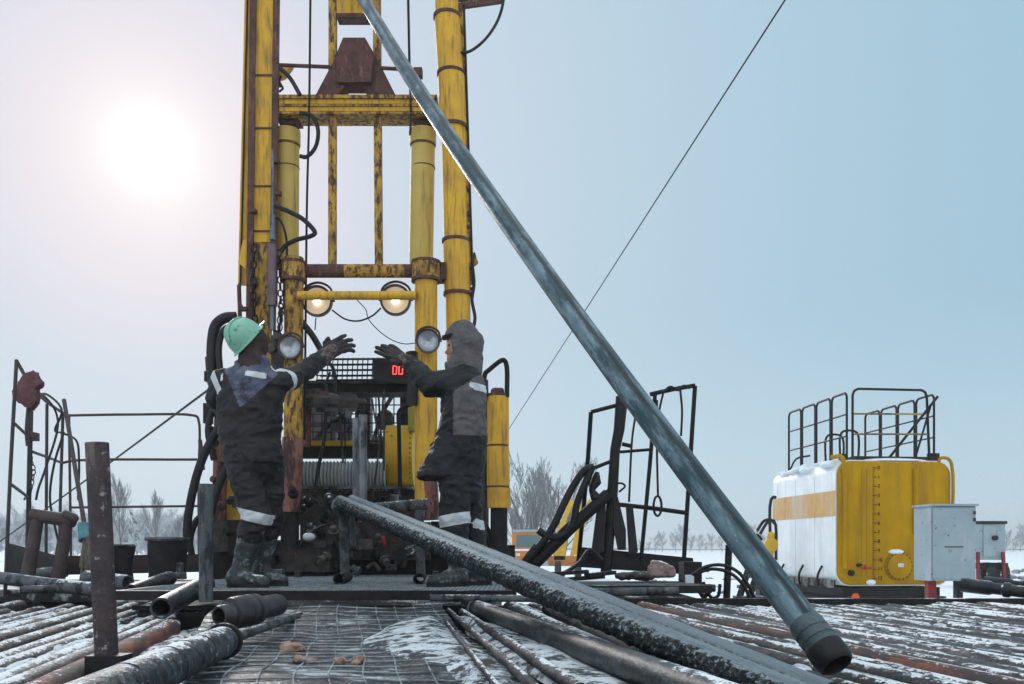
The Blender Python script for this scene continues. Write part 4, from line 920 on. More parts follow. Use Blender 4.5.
b = MB(); b.ell(hc + Vector((.008, 0, 0)), .095, .112, .128); b.capsule(Q(252, 352, .0), Q(252, 366, .0), .085, .10)
link(realise(b, 'balaclava', .01, 4, wr(.006, 12)), 'balaclava', knit, P1)
# helmet: dome with a rolled brim and crown ridge, tipped back
ax = Vector((-.66, -.42, .62)).normalized(); hcen = Q(245, 337.5, -.01)
b = MB(); prof = [(.128, .001)] + [(.128 * math.cos(math.pi / 2 * i / 10), .128 * math.sin(math.pi / 2 * i / 10)) for i in range(1, 11)] + [(-.025, .131), (-.032, .146), (-.038, .147), (-.036, .13), (-.02, .124), (.06, .10), (.11, .04), (.115, .001)]
b.lathe(hcen, ax, prof, 40); H = b.build('hard_hat', helmet_m, P1)
a_, c_ = frame(ax); fw = (fd - ax * fd.dot(ax)).normalized(); sd = ax.cross(fw)
b = MB()
for k in (-1, 0, 1): b.tube([hcen + ax * (.133 * math.cos(t) - .002) + fw * (.133 * math.sin(t)) + sd * (.03 * k) * math.cos(t) for t in [-1.2 + 2.4 * i / 14 for i in range(15)]], .008, 6)
b.build('crown_ridge', helmet_m, H)
b = MB(); b.prism([hcen + ax * -.03 + fw * (.125 + .05 * math.cos(t)) + sd * (.11 * math.sin(t)) for t in [-math.pi / 2 + math.pi * i / 10 for i in range(11)]], ax * .008); b.build('peak', helmet_m, H)

# --- worker in the grey hood, facing left
Y2 = 6.3
def Q(x, y, dy=0): return P(x, y, Y2) + Vector((0, dy, 0))
def Qd(x, y, dy): return P(x, y, Y2 + dy)
foot2 = P(452, 586, Y2); foot2.z = PLAT
sh_n, el_n, wr_n = Q(455, 386, -.10), Qd(430, 385, -.02), Qd(411, 364, .12)
sh_f, el_f, wr_f = Q(464, 384, .18), Qd(462, 418, .24), Qd(452, 444, .22)
hip_a, hip_b = Q(456, 482, -.08), Q(464, 482, .10); kn_a, kn_b = Q(455, 522, -.08), Q(468, 522, .12); an_a, an_b = Q(458, 566, -.05), Q(478, 562, .16)
hc = Q(464, 346, .02)
b = body_mesh([(hip_a, kn_a, .075, .055), (kn_a, an_a, .052, .038), (hip_b, kn_b, .075, .055), (kn_b, an_b, .052, .038), (Q(460, 470), Q(462, 430), .12, .12), (Q(462, 430), Q(463, 392), .12, .12), (sh_n, sh_f, .06, .06), (Q(464, 390), Q(464, 365, .02), .05, .05),
               (sh_n, el_n, .048, .04), (el_n, wr_n, .04, .028), (sh_f, el_f, .048, .04), (el_f, wr_f, .04, .028), (an_a, an_a + Vector((.01, 0, -.045)), .03, .025), (an_b, an_b + Vector((.01, 0, -.045)), .03, .025)], None)
hf = Q(461, 347, .0); b.ell(hf, .10, .078, .115)
b.capsule(Q(448.5, 349, -.0), Q(446.3, 352.5, .0), .011, .014); b.capsule(Q(450, 358, 0), Q(448.2, 359, 0), .018, .014); b.capsule(Q(450, 364, 0), Q(449, 365, 0), .022, .018); b.capsule(Q(450, 344, -.03), Q(450, 344, .03), .014, .014)
b.capsule(wr_n, wr_n.lerp(Qd(397, 356, .16), .6), .026, .02); b.capsule(wr_f, wr_f + Vector((-.05, .03, 0)), .026, .02)
me = realise(b, 'person', .009, 3)
P2 = link(me, 'person', skin_m, origin=foot2, label='person in a grey hood facing left with one gloved hand held out', category='person')
b = MB(); b.ell(Q(449.5, 346.5, -.045), .011, .008, .008); b.build('eye', knit, P2)
b = MB()
loft(b, [(Q(463, 366), .07, .08), (Q(463, 372), .12, .14), (Q(464, 380), .148, .20), (Q(464, 395), .155, .225), (Q(464, 415), .158, .21), (Q(461, 440), .18, .20), (Q(455, 460), .212, .20), (Q(450, 472), .235, .20), (Q(449, 479), .236, .20)])
b.capsule(sh_n, el_n, .092, .088); b.capsule(el_n, wr_n, .088, .060); b.capsule(sh_f, el_f, .09, .08); b.capsule(el_f, wr_f, .08, .06)
jm = realise(b, 'jacket', .011, 5, wr(.018, 6))
bm = bmesh.new(); bm.from_mesh(jm)
for pa, pb in ((Q(452, 392), Q(487, 370)), (Q(430, 434), Q(490, 436)), (Q(453, 360), Q(453, 440))):
    dd = pb - pa; no = Vector((dd.z, 0, -dd.x)).normalized(); bmesh.ops.bisect_plane(bm, geom=bm.verts[:] + bm.edges[:] + bm.faces[:], plane_co=pa, plane_no=no)
for f in bm.faces:
    c_ = f.calc_center_median(); px = c_.x / c_.y * F + CX; py = HY - (c_.z - CZ) / c_.y * F
    if px > 453 and py > 391.4 - (px - 453) * .629 and py < 434 + (px - 430) * .033: f.material_index = 1
bm.to_mesh(jm); bm.free(); jm.materials.append(charcoal); jm.materials.append(grey_fab); jsrc = jm.copy()
J2 = link(jm, 'jacket', None, P2)
x = slab_of(jsrc, Q(477, 391, -.12), Vector((.05, 0, 1)), .026, .10); x.materials.clear(); link(x, 'reflective_stripe', refl, J2)
b = MB(); 
pp = [Q(444, 369), Q(450, 378), Q(453, 392)]
b.tube([q + Vector((0, -.21 + .02 * i, 0)) for i, q in enumerate(pp)], .004, 5); 
b = MB(); b.capsule(Q(459, 478), Q(461, 488, .02), .15, .15); b.capsule(hip_a, kn_a, .118, .105); b.capsule(kn_a, kn_a.lerp(an_a, .6), .105, .092); b.capsule(hip_b, kn_b, .112, .098); b.capsule(kn_b, kn_b.lerp(an_b, .6), .098, .088)
tm = realise(b, 'trousers', .011, 5, wr(.016, 7)); tsrc = tm.copy(); T2 = link(tm, 'trousers', charcoal, P2)
strip(tsrc, kn_a + Vector((0, 0, .012)), Vector((-.18, 0, 1)), .040, .15, T2); strip(tsrc, kn_b + Vector((.03, 0, 0)), Vector((.35, 0, 1)), .034, .10, T2)
boot('boot', kn_a.lerp(an_a, .55), an_a, Vector((an_a.x + .03, an_a.y, PLAT)), Vector((an_a.x - .17, an_a.y - .05, PLAT)), .085, P2)
boot('boot', kn_b.lerp(an_b, .5), an_b, Vector((an_b.x + .05, an_b.y, PLAT)), Vector((an_b.x - .16, an_b.y, PLAT)), .085, P2)
b = MB(); hand(b, wr_n, Qd(397, 356, .16), Qd(380, 345, .2), (-.2, -.55, .8), curl=.12)
G2 = link(realise(b, 'glove', .0055, 2, wr(.003, 30)), 'glove', glove_m, P2)
b = MB(); b.capsule(wr_n.lerp(el_n, .15), wr_n.lerp(Qd(399, 357, .16), .6), .062, .048); link(realise(b, 'cuff', .006, 2, wr(.006, 20)), 'cuff', cuff_m, G2)
b = MB(); hand(b, wr_f, wr_f + Vector((-.07, .03, 0)), wr_f + Vector((-.14, .05, 0)), (0, 0, 1)); link(realise(b, 'glove', .006, 3), 'glove', glove_m, P2)
# hood: open at the face
b = MB(); b.ell(Q(466, 344, .02), .128, .125, .14); b.capsule(Q(466, 356, .02), Q(465, 370, .02), .12, .12); b.capsule(Q(457, 336, .02), Q(462, 333, .02), .085, .10); b.capsule(Q(452, 366, .0), Q(456, 370, .02), .055, .08)
hm = realise(b, 'hood', .010, 4, wr(.012, 8))
bm = bmesh.new(); bm.from_mesh(hm)
dl = [v for v in bm.verts if ((v.co.x - Q(447, 350).x) / .038) ** 2 + ((v.co.z - Q(447, 349.5).z) / .092) ** 2 < 1 and v.co.x < Q(456, 350).x]
bmesh.ops.delete(bm, geom=dl, context='VERTS'); r_ = bmesh.ops.solidify(bm, geom=bm.faces[:], thickness=.008)
for f in bm.faces: f.smooth = True
bm.to_mesh(hm); bm.free(); link(hm, 'hood', grey_fab, P2)
b = MB(); b.prism([Q(441, 339.5, .0), Q(443, 338.5, -.06), Q(452, 337, -.085), Q(455, 336, 0), Q(452, 337, .085), Q(443, 338.5, .06)], (0, 0, .008)); b.build('cap_peak', charcoal, P2)

# ------------------------------------------------------------------ left guard rail, bag, broom, barrels
rail_m = mat('rusty_dark_rail', (.045, .035, .037), (.08, .06, .06), 6, .6, bump=.1)
t = thing('guardrail', P(40, 580, 8), 'thin rusty guardrail of upright bars at the far left edge of the platform', 'guardrail')
def bars(lst, t, m, name='rail'):
    for pts, r in lst: b = MB(); b.tube([P(*p) for p in pts], r, 8); b.build(name, m, t)
bars([([(16.5, 361, 7.2), (10, 480, 7.2), (5, 597, 7.2)], 0.0150), ([(32, 386, 8.4), (28, 560, 8.4)], 0.0177), ([(29.5, 395, 8.38), (26, 560, 8.38)], 0.0095), ([(47, 404, 9.2), (46, 560, 9.2)], 0.0163), ([(63, 412, 10), (60, 520, 10), (60, 560, 10)], 0.0177), ([(69, 415, 10), (71, 560, 10)], 0.0150)], t, rail_m, 'post')
bars([([(16.5, 361, 7.2), (33, 388, 8.4), (47, 402, 9.2), (63, 413, 10)], 0.0163), ([(15, 424, 7.2), (30, 438, 8.4)], 0.0136), ([(12, 485, 7.2), (28, 497, 8.4)], 0.0136), ([(33, 452, 8.4), (47, 457, 9.2), (62, 463, 10)], 0.0150)], t, rail_m)
bars([([(66, 415.5, 10), (130, 414.5, 10), (194, 415.5, 10), (198, 418, 10), (198.5, 480, 10), (199, 560, 10)], 0.0150), ([(62, 463, 10), (75, 460.5, 10), (197, 459.5, 10)], 0.0150), ([(70, 507.5, 10), (198, 506, 10)], 0.0136)], t, rail_m)
b = MB(); b.hexa([P(8, 578, 7.2), P(60, 575, 9.9), P(60, 575, 9.94), P(8, 578, 7.24)], [P(8, 543, 7.2), P(60, 556, 9.9), P(60, 556, 9.94), P(8, 543, 7.24)]); b.hexa([P(60, 575, 9.9), P(200, 572, 9.9), P(200, 572, 9.95), P(60, 575, 9.95)], [P(60, 556, 9.9), P(200, 554, 9.9), P(200, 554, 9.95), P(60, 556, 9.95)])
b.build('kick_plate', mat('dark_rust_plate', (.045, .03, .028), (.022, .018, .018), 6, .7, snow=.12, bump=.2), t)
for xx in (30, 31): 
    b = MB(); b.pbox(27, 432, 34, 440, 8.3, .1); b.build('clamp', rail_m, t); break
chain([(30, 455), (34, 470), (31, 490), (24, 500)], 8.3, .014, 'chain', t)
b = MB()
for pts in ([(37, 392, 8.6), (45, 397, 8.8), (55, 410, 9.0), (58, 425, 9.0), (45, 470, 8.8), (38, 490, 8.6), (36, 500, 8.6)], [(36, 394, 8.6), (48, 395, 8.9), (62, 412, 9.3), (55, 430, 9.3), (62, 433, 9.5), (76, 440, 9.5), (79, 460, 9.5), (78, 500, 9.5)], [(64, 432, 9.4), (54, 465, 9.3), (50, 500, 9.3), (58, 540, 9.3)]):
    b.tube([P(*p) for p in pts], .012, 6)
b.build('hanging_rope', rubber, label='thin dark ropes tangled over the left guardrail', category='rope')
b = MB(); q = lambda x, y, dy=0: P(x, y, 7.5 + dy)
b.prism([q(x, y, -.07) for x, y in ((25, 373), (33, 370), (37, 377), (40.5, 384), (35, 388), (36, 401), (29, 409), (21, 404), (14, 400), (12, 391), (17, 384), (20, 377))], (0, .085, 0))
link(realise(b, 'sack', .009, 2, wr(.012, 9)), 'sack', maroon, label='crumpled maroon sack hung over the tip of the left guardrail', category='sack')
b = MB(); b.tube([q(29, 404), q(27, 432), q(28, 446)], .018, 6); b.build('strap', rail_m, t)
# trestle of bent pipe at left
t = thing('pipe_stand', P(45, 580, 6.9), 'rusty portal stand of welded pipe at the left by the guardrail', 'pipe stand')
b = MB(); b.tube([P(32, 515, 6.95), P(74, 521, 6.95)], .052, 16); b.build('cross_bar', rail_m, t)
for p0, p1 in (((38, 518), (27, 580)), ((67, 522), (58, 578))): b = MB(); b.tube([P(*p0, 6.95), P(*p1, 6.95)], [.045, .055], 14); b.build('leg', rail_m, t)
b = MB(); b.capsule(P(66, 514, 6.9), P(74, 518, 6.9), .03, .035); b.build('lug', rail_m, t)
for (p0, p1, r, lab) in (((-30, 574, 7.0), (62, 586, 6.8), .05, 'frosted pipe lying crosswise under the rusty pipe stand'), ((60, 586, 6.78), (100, 590, 6.7), .055, 'open pipe end lying crosswise next to the rusty foreground post'), ((20, 590, 6.6), (98, 587, 6.9), .03, 'thin snowy pipe lying crosswise before the left rack'), ((34, 575, 7.3), (66, 571, 7.3), .05, 'pipe stub lying between the legs of the rusty pipe stand')):
    b = MB(); b.hollow(P(*p0), P(*p1), r, r * .8, 18, 6); b.build('cross_pipe', frost_steel, label=lab, category='pipe')
# broom
t = thing('broom', P(88, 574, 7.6), 'twig broom with a teal cloth binding leaning on the left guardrail', 'broom')
b = MB(); b.tube([P(64, 400, 8.6), P(85, 528, 7.7)], .02, 8); b.build('handle', rail_m, t)
b = MB(); b.tube([P(83, 524, 7.7), P(86, 540, 7.65)], [.045, .06], 14); b.build('binding', teal, t)
b = MB(); rng = random.Random(2)
for i in range(90): p0 = P(86 + rng.uniform(-3, 3), 536, 7.65 + rng.uniform(-.04, .04)); p1 = P(88 + rng.uniform(-9, 8), rng.uniform(566, 576), 7.6 + rng.uniform(-.1, .1)); b.tube([p0, p0.lerp(p1, .5) + Vector((rng.uniform(-.01, .01), 0, 0)), p1], [.005, .004, .002], 4)
b.build('bristles', straw, t)
# barrels
def barrel(x0, x1, y0, y1, Y, label):
    c_ = P((x0 + x1) / 2, y1, Y); r = PX((x1 - x0) / 2, Y); h = PX(y1 - y0, Y)
    t = thing('barrel', c_, label, 'barrel'); b = MB(); prof = [(0, .001), (0, r * .96), (.02, r * .94)]
    for i in range(9): prof.append((h * (.06 + .9 * i / 9), r * (.93 + .07 * i / 8 + .012 * (i % 3 == 0))))
    prof += [(h * .98, r), (h, r * 1.02), (h, r * .95), (h * .3, r * .9), (h * .28, .001)]
    b.lathe(c_, (0, 0, 1), prof, 36)
    for v in b.v: v += Vector((noise.noise(v * 4), noise.noise(v * 4 + Vector((9, 0, 0))), noise.noise(v * 5 + Vector((0, 5, 0))) * .7)) * .03
    b.build('shell', black, t); b = MB(); b.tube([c_ + Vector((math.cos(k * .39) * r, math.sin(k * .39) * r, h + .02 * noise.noise(Vector((k, 1, 2))))) for k in range(16)], .018, 6, loop=True); b.build('rim', frost_steel, t)
barrel(148, 187, 539, 580, 7.4, 'dented black barrel standing between the two foreground posts'); barrel(114, 133, 546, 580, 7.9, 'smaller black bucket half hidden behind the rusty foreground post')
b = MB(); b.lathe(P(180, 576, 7.0), (0, 0, 1), [(-.02, .001), (-.02, .05), (.02, .05), (.03, .03), (.08, .025), (.1, .03), (.11, .001)], 14); b.build('bottle', frost_steel, label='small frosted valve stub standing in front of the dented black barrel', category='valve')

# ------------------------------------------------------------------ right work platform with rails and hoses
YR = 8.0
t = thing('work_platform', P(630, 580, YR), 'black folding work platform with bent rails right of the rig', 'work platform')
bars([([(695, 386, YR), (689, 480, YR), (683, 574, YR)], 0.0203), ([(655, 394, YR), (651, 451, YR), (641, 560, YR)], 0.0187), ([(591, 412, YR), (587, 470, YR + .1), (578, 565, YR + .2)], 0.0203), ([(587, 470, YR), (595, 500, YR)], 0.0234)], t, black_c, 'post')
b = MB(); b.tube([P(619, 396, YR), P(621, 408, YR), P(619, 430, YR), P(615, 450, YR), (P(612, 500, YR)), P(606, 572, YR)], [.03, .055, .05, .045, .05, .05], 12); b.build('post', black, t)
bars([([(650, 394.5, YR), (672, 389.5, YR), (695, 385.5, YR)], 0.0203), ([(591, 412, YR), (618, 405, YR)], 0.0187), ([(620, 452, YR), (651, 449.5, YR)], 0.0140), ([(622, 444, YR), (631, 446, YR)], 0.0187), ([(614, 504, YR), (650, 508, YR), (687, 513, YR)], 0.0203), ([(594, 468, YR), (612, 461, YR)], 0.0172), ([(598, 497, YR), (620, 483, YR), (625, 486, YR), (619, 492, YR)], 0.0094), ([(602, 512, YR), (612, 514, YR)], 0.0125), ([(603, 526, YR), (611, 530, YR)], 0.0125)], t, black_c)
b = MB(); b.hexa([P(578, 567, YR), P(695, 575, YR), P(695, 575, YR + .1), P(578, 567, YR + .1)], [P(581, 547, YR), P(693, 558, YR), P(693, 558, YR + .1), P(581, 547, YR + .1)]); b.build('base_beam', black, t)
b = MB(); b.tube([P(608, 494, YR - .1), P(570, 528, YR - .1), P(528, 570, YR - .1)], [.055, .06, .06], 10); b.build('strut', black, t)
for pts, r in (([(594, 467), (585, 470), (572, 488), (548, 535), (522, 566)], .035), ([(592, 468), (578, 500), (572, 525), (562, 536), (547, 536), (538, 530)], .032)):
    b = MB(); b.tube([P(x, y, YR - .15) for x, y in pts], r, 10); b.build('hose', rubber, t)
b = MB(); b.tube([P(597, 472, YR - .1), P(596, 482, YR - .1), P(592, 490, YR - .1), P(596, 498, YR - .1)], [.02, .05, .03, .05], 10); b.build('hose', rubber, t)
b = MB(); b.prism([P(598, 500, YR - .08), P(606, 500, YR - .08), P(604, 552, YR - .08), P(591, 555, YR - .08)], (0, .03, 0)); b.build('flap', rubber, t)
b = MB(); b.prism([P(615, 495, YR - .05), P(618, 497, YR - .05), P(626, 530, YR - .05), P(626, 550, YR - .05), P(618, 550, YR - .05), P(613, 525, YR - .05)], (0, .03, 0)); b.build('flap', rubber, t)
b = MB(); b.prism([P(626, 506, YR - .05), P(633, 506, YR - .05), P(638, 552, YR - .05), P(629, 554, YR - .05)], (0, .03, 0)); b.build('flap', rubber, t)
b = MB(); b.tube([P(657, 400, YR - .04), P(657, 455, YR - .04), P(658, 496, YR - .04)], .011, 6); b.tube([P(657.5 + 4 * math.cos(k * math.pi / 8), 506 + 10 * math.sin(k * math.pi / 8), YR - .04) for k in range(16)], .012, 6, loop=True); b.build('rope_loop', rubber, t)
b = MB(); b.tube([P(635, 418, YR - .04), P(632, 440, YR - .04), P(629, 502, YR - .04)], .011, 6); b.build('rope', rubber, t)
b = MB(); b.tube([P(664, 390, YR - .04), P(661, 402, YR - .04), P(659, 412, YR - .04)], .011, 6); b.tube([P(680, 388, YR - .04), P(682, 410, YR - .04), P(681, 436, YR - .04)], .011, 6); b.tube([P(664, 392, YR - .04), P(670, 387, YR - .04), P(678, 390, YR - .04), P(684, 386, YR - .04), P(690, 388, YR - .04)], .014, 6); b.build('rope', rubber, t)
b = MB(); b.tube([P(602, 560, YR - .2), P(590, 550, YR - .2), P(580, 562, YR - .2), P(560, 575, YR - .2), P(535, 577, YR - .3)], .02, 8); b.tube([P(516, 577, YR - .3), P(522, 562, YR - .3), P(535, 545, YR - .2)], .014, 6); b.build('hose', rubber, t)
grating('walkway_grating', ((.25, 7.0), (1.48, 7.75)), 1.06, 'narrow frosted grating walkway below the black folding platform', 'grating', m=frost_steel, legs=True)
b = MB(); b.hollow(P(560, 592, 6.95), P(678, 590, 6.95), .04, .03, 14, 4); b.build('cross_pipe', frost_steel, label='frosted pipe lying before the walkway under the black folding platform', category='pipe')
rng = random.Random(8)
for i, (x, y, L_, a_) in enumerate(((545, 574, .3, .2), (565, 571, .38, -.25), (585, 576, .3, .1), (600, 572, .25, .4))):
    b = MB(); p0 = P(x, y + 3, 7.3); b.bar(p0 - Vector((L_ / 2 * math.cos(a_), .1, 0)), p0 + Vector((L_ / 2 * math.cos(a_), .1 * math.sin(a_), .02)), .08, .03); b.build('plank', black, label=['charred short plank nearest the rig on the walkway', 'charred plank second from the rig on the walkway', 'charred plank third from the rig on the walkway', 'charred plank closest to the crumpled box on the walkway'][i], category='plank')
# crumpled box and valve at right of the walkway
b = MB(); b.prism([P(650, 577, 7.5), P(676, 577, 7.5), P(675, 568, 7.5), P(666, 563, 7.5), P(658, 561, 7.5), P(653, 568, 7.5)], (0, .3, 0))
link(realise(b, 'crumpled_box', .012, 2, wr(.014, 12)), 'crumpled_box', card, label='crumpled pinkish box under the rope loop of the black platform', category='box')
b = MB(); b.ell(P(626, 576, 7.5), .09, .07, .028); b.ell(P(638, 576, 7.45), .10, .07, .035); b.ell(P(647, 577, 7.5), .06, .06, .025); link(realise(b, 'rag', .009, 1, wr(.018, 14)), 'rag', grease, label='dark greasy rag left of the crumpled box', category='rag')
t = thing('valve_manifold', P(694, 592, 7.3), 'small black valve manifold with hoses at the end of the walkway', 'valve')
b = MB(); b.pbox(684, 562, 702, 592, 7.5, .25); b.build('body', black, t)
b = MB(); b.pbox(686, 575, 694, 590, 7.44, .05); b.build('frosted_cover', snow_m, t)
b = MB(); b.lathe(P(703, 588, 7.3), (1, -.4, 0), [(0, .001), (0, .03), (.05, .035), (.1, .03), (.1, .001)], 14); b.tube([P(700, 592, 7.3), P(704, 597, 7.3), P(708, 592, 7.3)], .02, 6); b.build('tap', grease, t)
for pts in ([(692, 575), (705, 567), (722, 565), (738, 572), (750, 588), (756, 602)], [(695, 574), (712, 569), (730, 573), (744, 586), (750, 600)], [(703, 582), (712, 598), (718, 596), (720, 584)]):
    b = MB(); b.tube([P(x, y, 7.25) for x, y in pts], .014, 8); b.build('hose', rubber, t)
b = MB(); b.tube([P(729, 545, 7.6), P(726, 610, 7.6)], .03, 10); b.build('rail_post', black, label='lone black post behind the slanting pipe near its lower end', category='post')
t = thing('steel_steps', P(755, 600, 8.0), 'small black steel steps half hidden behind the slanting pipe', 'steps')
for x in (742, 752): b = MB(); b.bar(P(x - 5, 605, 8.0), P(x + 12, 552, 8.4), .04, .06); b.build('stringer', black, t)
for k in range(4): b = MB(); q = P(744 + k * 4, 598 - k * 11, 8.05 + k * .08); b.box(q + Vector((.06, .05, 0)), (.26, .16, .03)); b.build('tread', frost_steel, t)

# ------------------------------------------------------------------ storage tank
rz = R(6.5); T0 = P(838, 590, 16.0); T0.z = .0
tank = thing('storage_tank', T0, 'white and yellow storage tank with black railings on its roof', 'tank', rz=rz)
rot = Matrix.Rotation(rz, 4, 'Z')
def TL(x, y, z): return T0 + (rot @ Vector((x, y, z)))
def rrect(w0, w1, z0, z1, r, y, n=6, bulge=0):
    pts = []
    for cx_, cz_, a0 in ((w1 - r, z1 - r, 0), (w0 + r, z1 - r, 90), (w0 + r, z0 + r, 180), (w1 - r, z0 + r, 270)):
        for k in range(n + 1): a_ = R(a0 + 90 * k / n); pts.append(TL(cx_ + r * math.cos(a_), y, cz_ + r * math.sin(a_)))
    return pts
TW, TZ0, TZ1, TD = 2.17, .68, 2.93, 2.85
b = MB(); b.rings([rrect(-.02, TW + .02, TZ0 - .02, TZ1 + .02, .26, y) for y in (.06, TD)]); b.build('shell', white_tank, tank)
b = MB(); b.rings([rrect(-.028, TW + .028, 1.93, 2.39, .001, y, 1) for y in (.062, TD - .02)]); b.build('orange_band', orange_band, tank)
b = MB(); b.rings([rrect(.06, TW - .06, TZ0 + .06, TZ1 - .06, .24, -.03), rrect(.01, TW - .01, TZ0 + .01, TZ1 - .01, .25, -.005), rrect(0, TW, TZ0, TZ1, .26, .055)]); b.build('end_plate', tank_yellow, tank)
b = MB(); b.tube([TL(.10, -.05, TZ0 + .3), TL(.09, -.05, TZ1 - .1), TL(.06, -.02, TZ1 + .06), TL(-.02, .2, TZ1 + .08)], .04, 10); b.build('end_pipe', tank_yellow, tank)
b = MB(); b.tube([TL(1.46, -.05, 1.6), TL(1.46, -.05, TZ1 - .15)], .05, 10); b.build('end_pipe', tank_yellow, tank)
b = MB(); b.tube([TL(TW - .02, -.04, 1.2), TL(TW - .01, -.04, TZ1 - .05), TL(TW - .05, .02, TZ1 + .06), TL(TW - .16, .06, TZ1 + .07), TL(TW - .2, .06, TZ1)], .03, 10); b.build('end_pipe', tank_yellow, tank)
b = MB(); b.box(TL(.43, -.035, (TZ0 + TZ1) / 2), (.012, .012, TZ1 - TZ0 - .3), rot.to_3x3()); b.box(TL(.53, -.035, (TZ0 + TZ1) / 2), (.012, .012, TZ1 - TZ0 - .3), rot.to_3x3()); b.build('gauge_strip', mat('dark_yellow_paint', (.32, .2, .012), None, rough=.5, bump=0), tank)
# depth scale, 0 at the top
b = MB(); z0, z1 = TZ1 - .13, TZ0 + .12
for i in range(61):
    z = z0 + (z1 - z0) * i / 60; L_ = .075 if i % 5 == 0 else .04
    b.box(TL(.66 - .0 + (L_ / 2 - .02), -.036, z), (L_, .006, .012 if i % 5 == 0 else .007), rot.to_3x3())
b.build('scale_mark', ink, tank)
def text_mesh(s_, size):
    cu = bpy.data.curves.new('t', 'FONT'); cu.body = s_; cu.size = size; cu.extrude = .003; cu.align_x = 'LEFT'; cu.align_y = 'CENTER'
    o = bpy.data.objects.new('t', cu); COL.objects.link(o); dg = bpy.context.evaluated_depsgraph_get(); dg.update()
    me = bpy.data.meshes.new_from_object(o.evaluated_get(dg)); bpy.data.objects.remove(o); return me
for i in range(13):
    z = z0 + (z1 - z0) * i / 12; me = text_mesh(str(i), .092)
    me.transform(Matrix.Translation(TL(.735, -.036, z)) @ rot @ Matrix.Rotation(R(90), 4, 'X')); link(me, 'scale_number', ink, tank)
b = MB(); b.box(TL(.52, -.038, z0 + (z1 - z0) * 11 / 12 + .02), (.20, .006, .04), rot.to_3x3()); b.box(TL(.5, -.038, z0 + (z1 - z0) * 11 / 12 + .03), (.06, .006, .09), rot.to_3x3()); b.build('level_mark', red_mark, tank)
b = MB(); q = TL(1.13, -.02, TZ0 + .34); dr = rot.to_3x3() @ Vector((0, -1, 0)); b.lathe(q, dr, [(0, .26), (.05, .26), (.05, .225), (.075, .225), (.085, .20), (.085, .001)], 36); hp = b.build('manhole', tank_yellow, tank)
b = MB()
for k in range(20): a_ = 2 * math.pi * k / 20; b.lathe(TL(1.13 + .243 * math.cos(a_), -.07, TZ0 + .34 + .243 * math.sin(a_)), dr, [(0, .014), (.015, .014), (.015, .001)], 6)
b.build('bolt', rust, hp)
b = MB(); b.box(TL(1.14, -.108, TZ0 + .36), (.11, .006, .07), rot.to_3x3()); b.build('plate', refl, hp)
b = MB(); b.ell(TL(1.08, -.05, TZ0 + .60), .14, .05, .05); b.ell(TL(.6, -.05, TZ0 + .05), .09, .04, .05); b.ell(TL(1.1, .5, TZ1 + .02), .9, .5, .07); b.build('snow_cap', snow_m, tank)
b = MB(); b.lathe(TL(.22, -.03, TZ0 + .22), dr, [(0, .055), (.06, .055), (.06, .001)], 16); b.lathe(TL(.36, -.03, TZ0 + .36), dr, [(0, .03), (.05, .03), (.05, .001)], 12); b.tube([TL(.36, -.07, TZ0 + .36), TL(.42, -.07, TZ0 + .37)], .02, 6); b.build('drain_plug', black, tank)
b = MB(); b.box(TL(TW / 2, TD / 2, .52), (TW - .3, TD - .2, .22), rot.to_3x3())
for x in (.25, TW - .25): b.box(TL(x, TD / 2, .24), (.2, TD + .2, .46), rot.to_3x3())
b.build('skid', black, tank)
b = MB(); b.lathe(TL(.28, -.10, .46), dr, [(0, .001), (0, .08), (.04, .06), (.04, .001)], 12); b.build('reflector', mat('orange_red_reflector', (.75, .10, .03), None, rough=.4, bump=0), tank)
# roof rails
roofz = TZ1 + .06; topz = 4.2
def loop_panel(y0, y1, x, ztop, zb=roofz):
    b = MB(); rr = .1
    pts = [TL(x, y0, zb)] + [TL(x, y0 + rr - rr * math.cos(t), ztop - rr + rr * math.sin(t)) for t in (0, .4, .8, 1.2, 1.57)] + [TL(x, y1 - rr + rr * math.sin(t), ztop - rr + rr * math.cos(t)) for t in (0, .4, .8, 1.2, 1.57)] + [TL(x, y1, zb)]
    b.tube(pts, [.022] * len(pts), 8)
    for fr in (.34, .67): b.tube([TL(x, y0, zb + (ztop - zb) * fr), TL(x, y1, zb + (ztop - zb) * fr)], .016, 6)
    b.build('roof_rail', black_c, tank)
xl, xr = .28, 1.98
for k in range(4): loop_panel(.22 + k * .64, .22 + k * .64 + .585, xl, topz); loop_panel(.22 + k * .64, .22 + k * .64 + .585, xr, topz)
b = MB(); b.tube([TL(.36, .16, roofz), TL(.36, .16, topz - .06), TL(.39, .16, topz + .02), TL(.47, .16, topz + .06), TL(1.70, .16, topz + .06), TL(1.77, .16, topz + .02), TL(1.80, .16, topz - .06), TL(1.85, .16, roofz)], [.024] * 8, 8); b.build('roof_rail', black_c, tank)
b = MB(); b.tube([TL(.36, .16, 3.43), TL(1.84, .16, 3.45)], .018, 6); b.tube([TL(.36, .16, 3.80), TL(1.84, .16, 3.82)], .018, 6); b.build('roof_rail', mat('yellowed_rail', (.36, .25, .05), (.05, .045, .03), 2, .5, bump=0), tank)
b = MB(); b.tube([TL(1.12, .3, roofz), TL(1.98, .1, 4.14)], .025, 8); b.tube([TL(1.65, .3, roofz), TL(1.85, .1, 4.0)], .02, 8); b.build('lever', black_c, tank)
for y in (.9, 1.5):
    b = MB(); b.tube([TL(.5, y, roofz), TL(.5, y, 3.5), TL(.56, y, 3.58), TL(.8, y, 3.58), TL(.86, y, 3.5), TL(.86, y, roofz)], .022, 8); b.build('hatch_loop', black_c, tank)
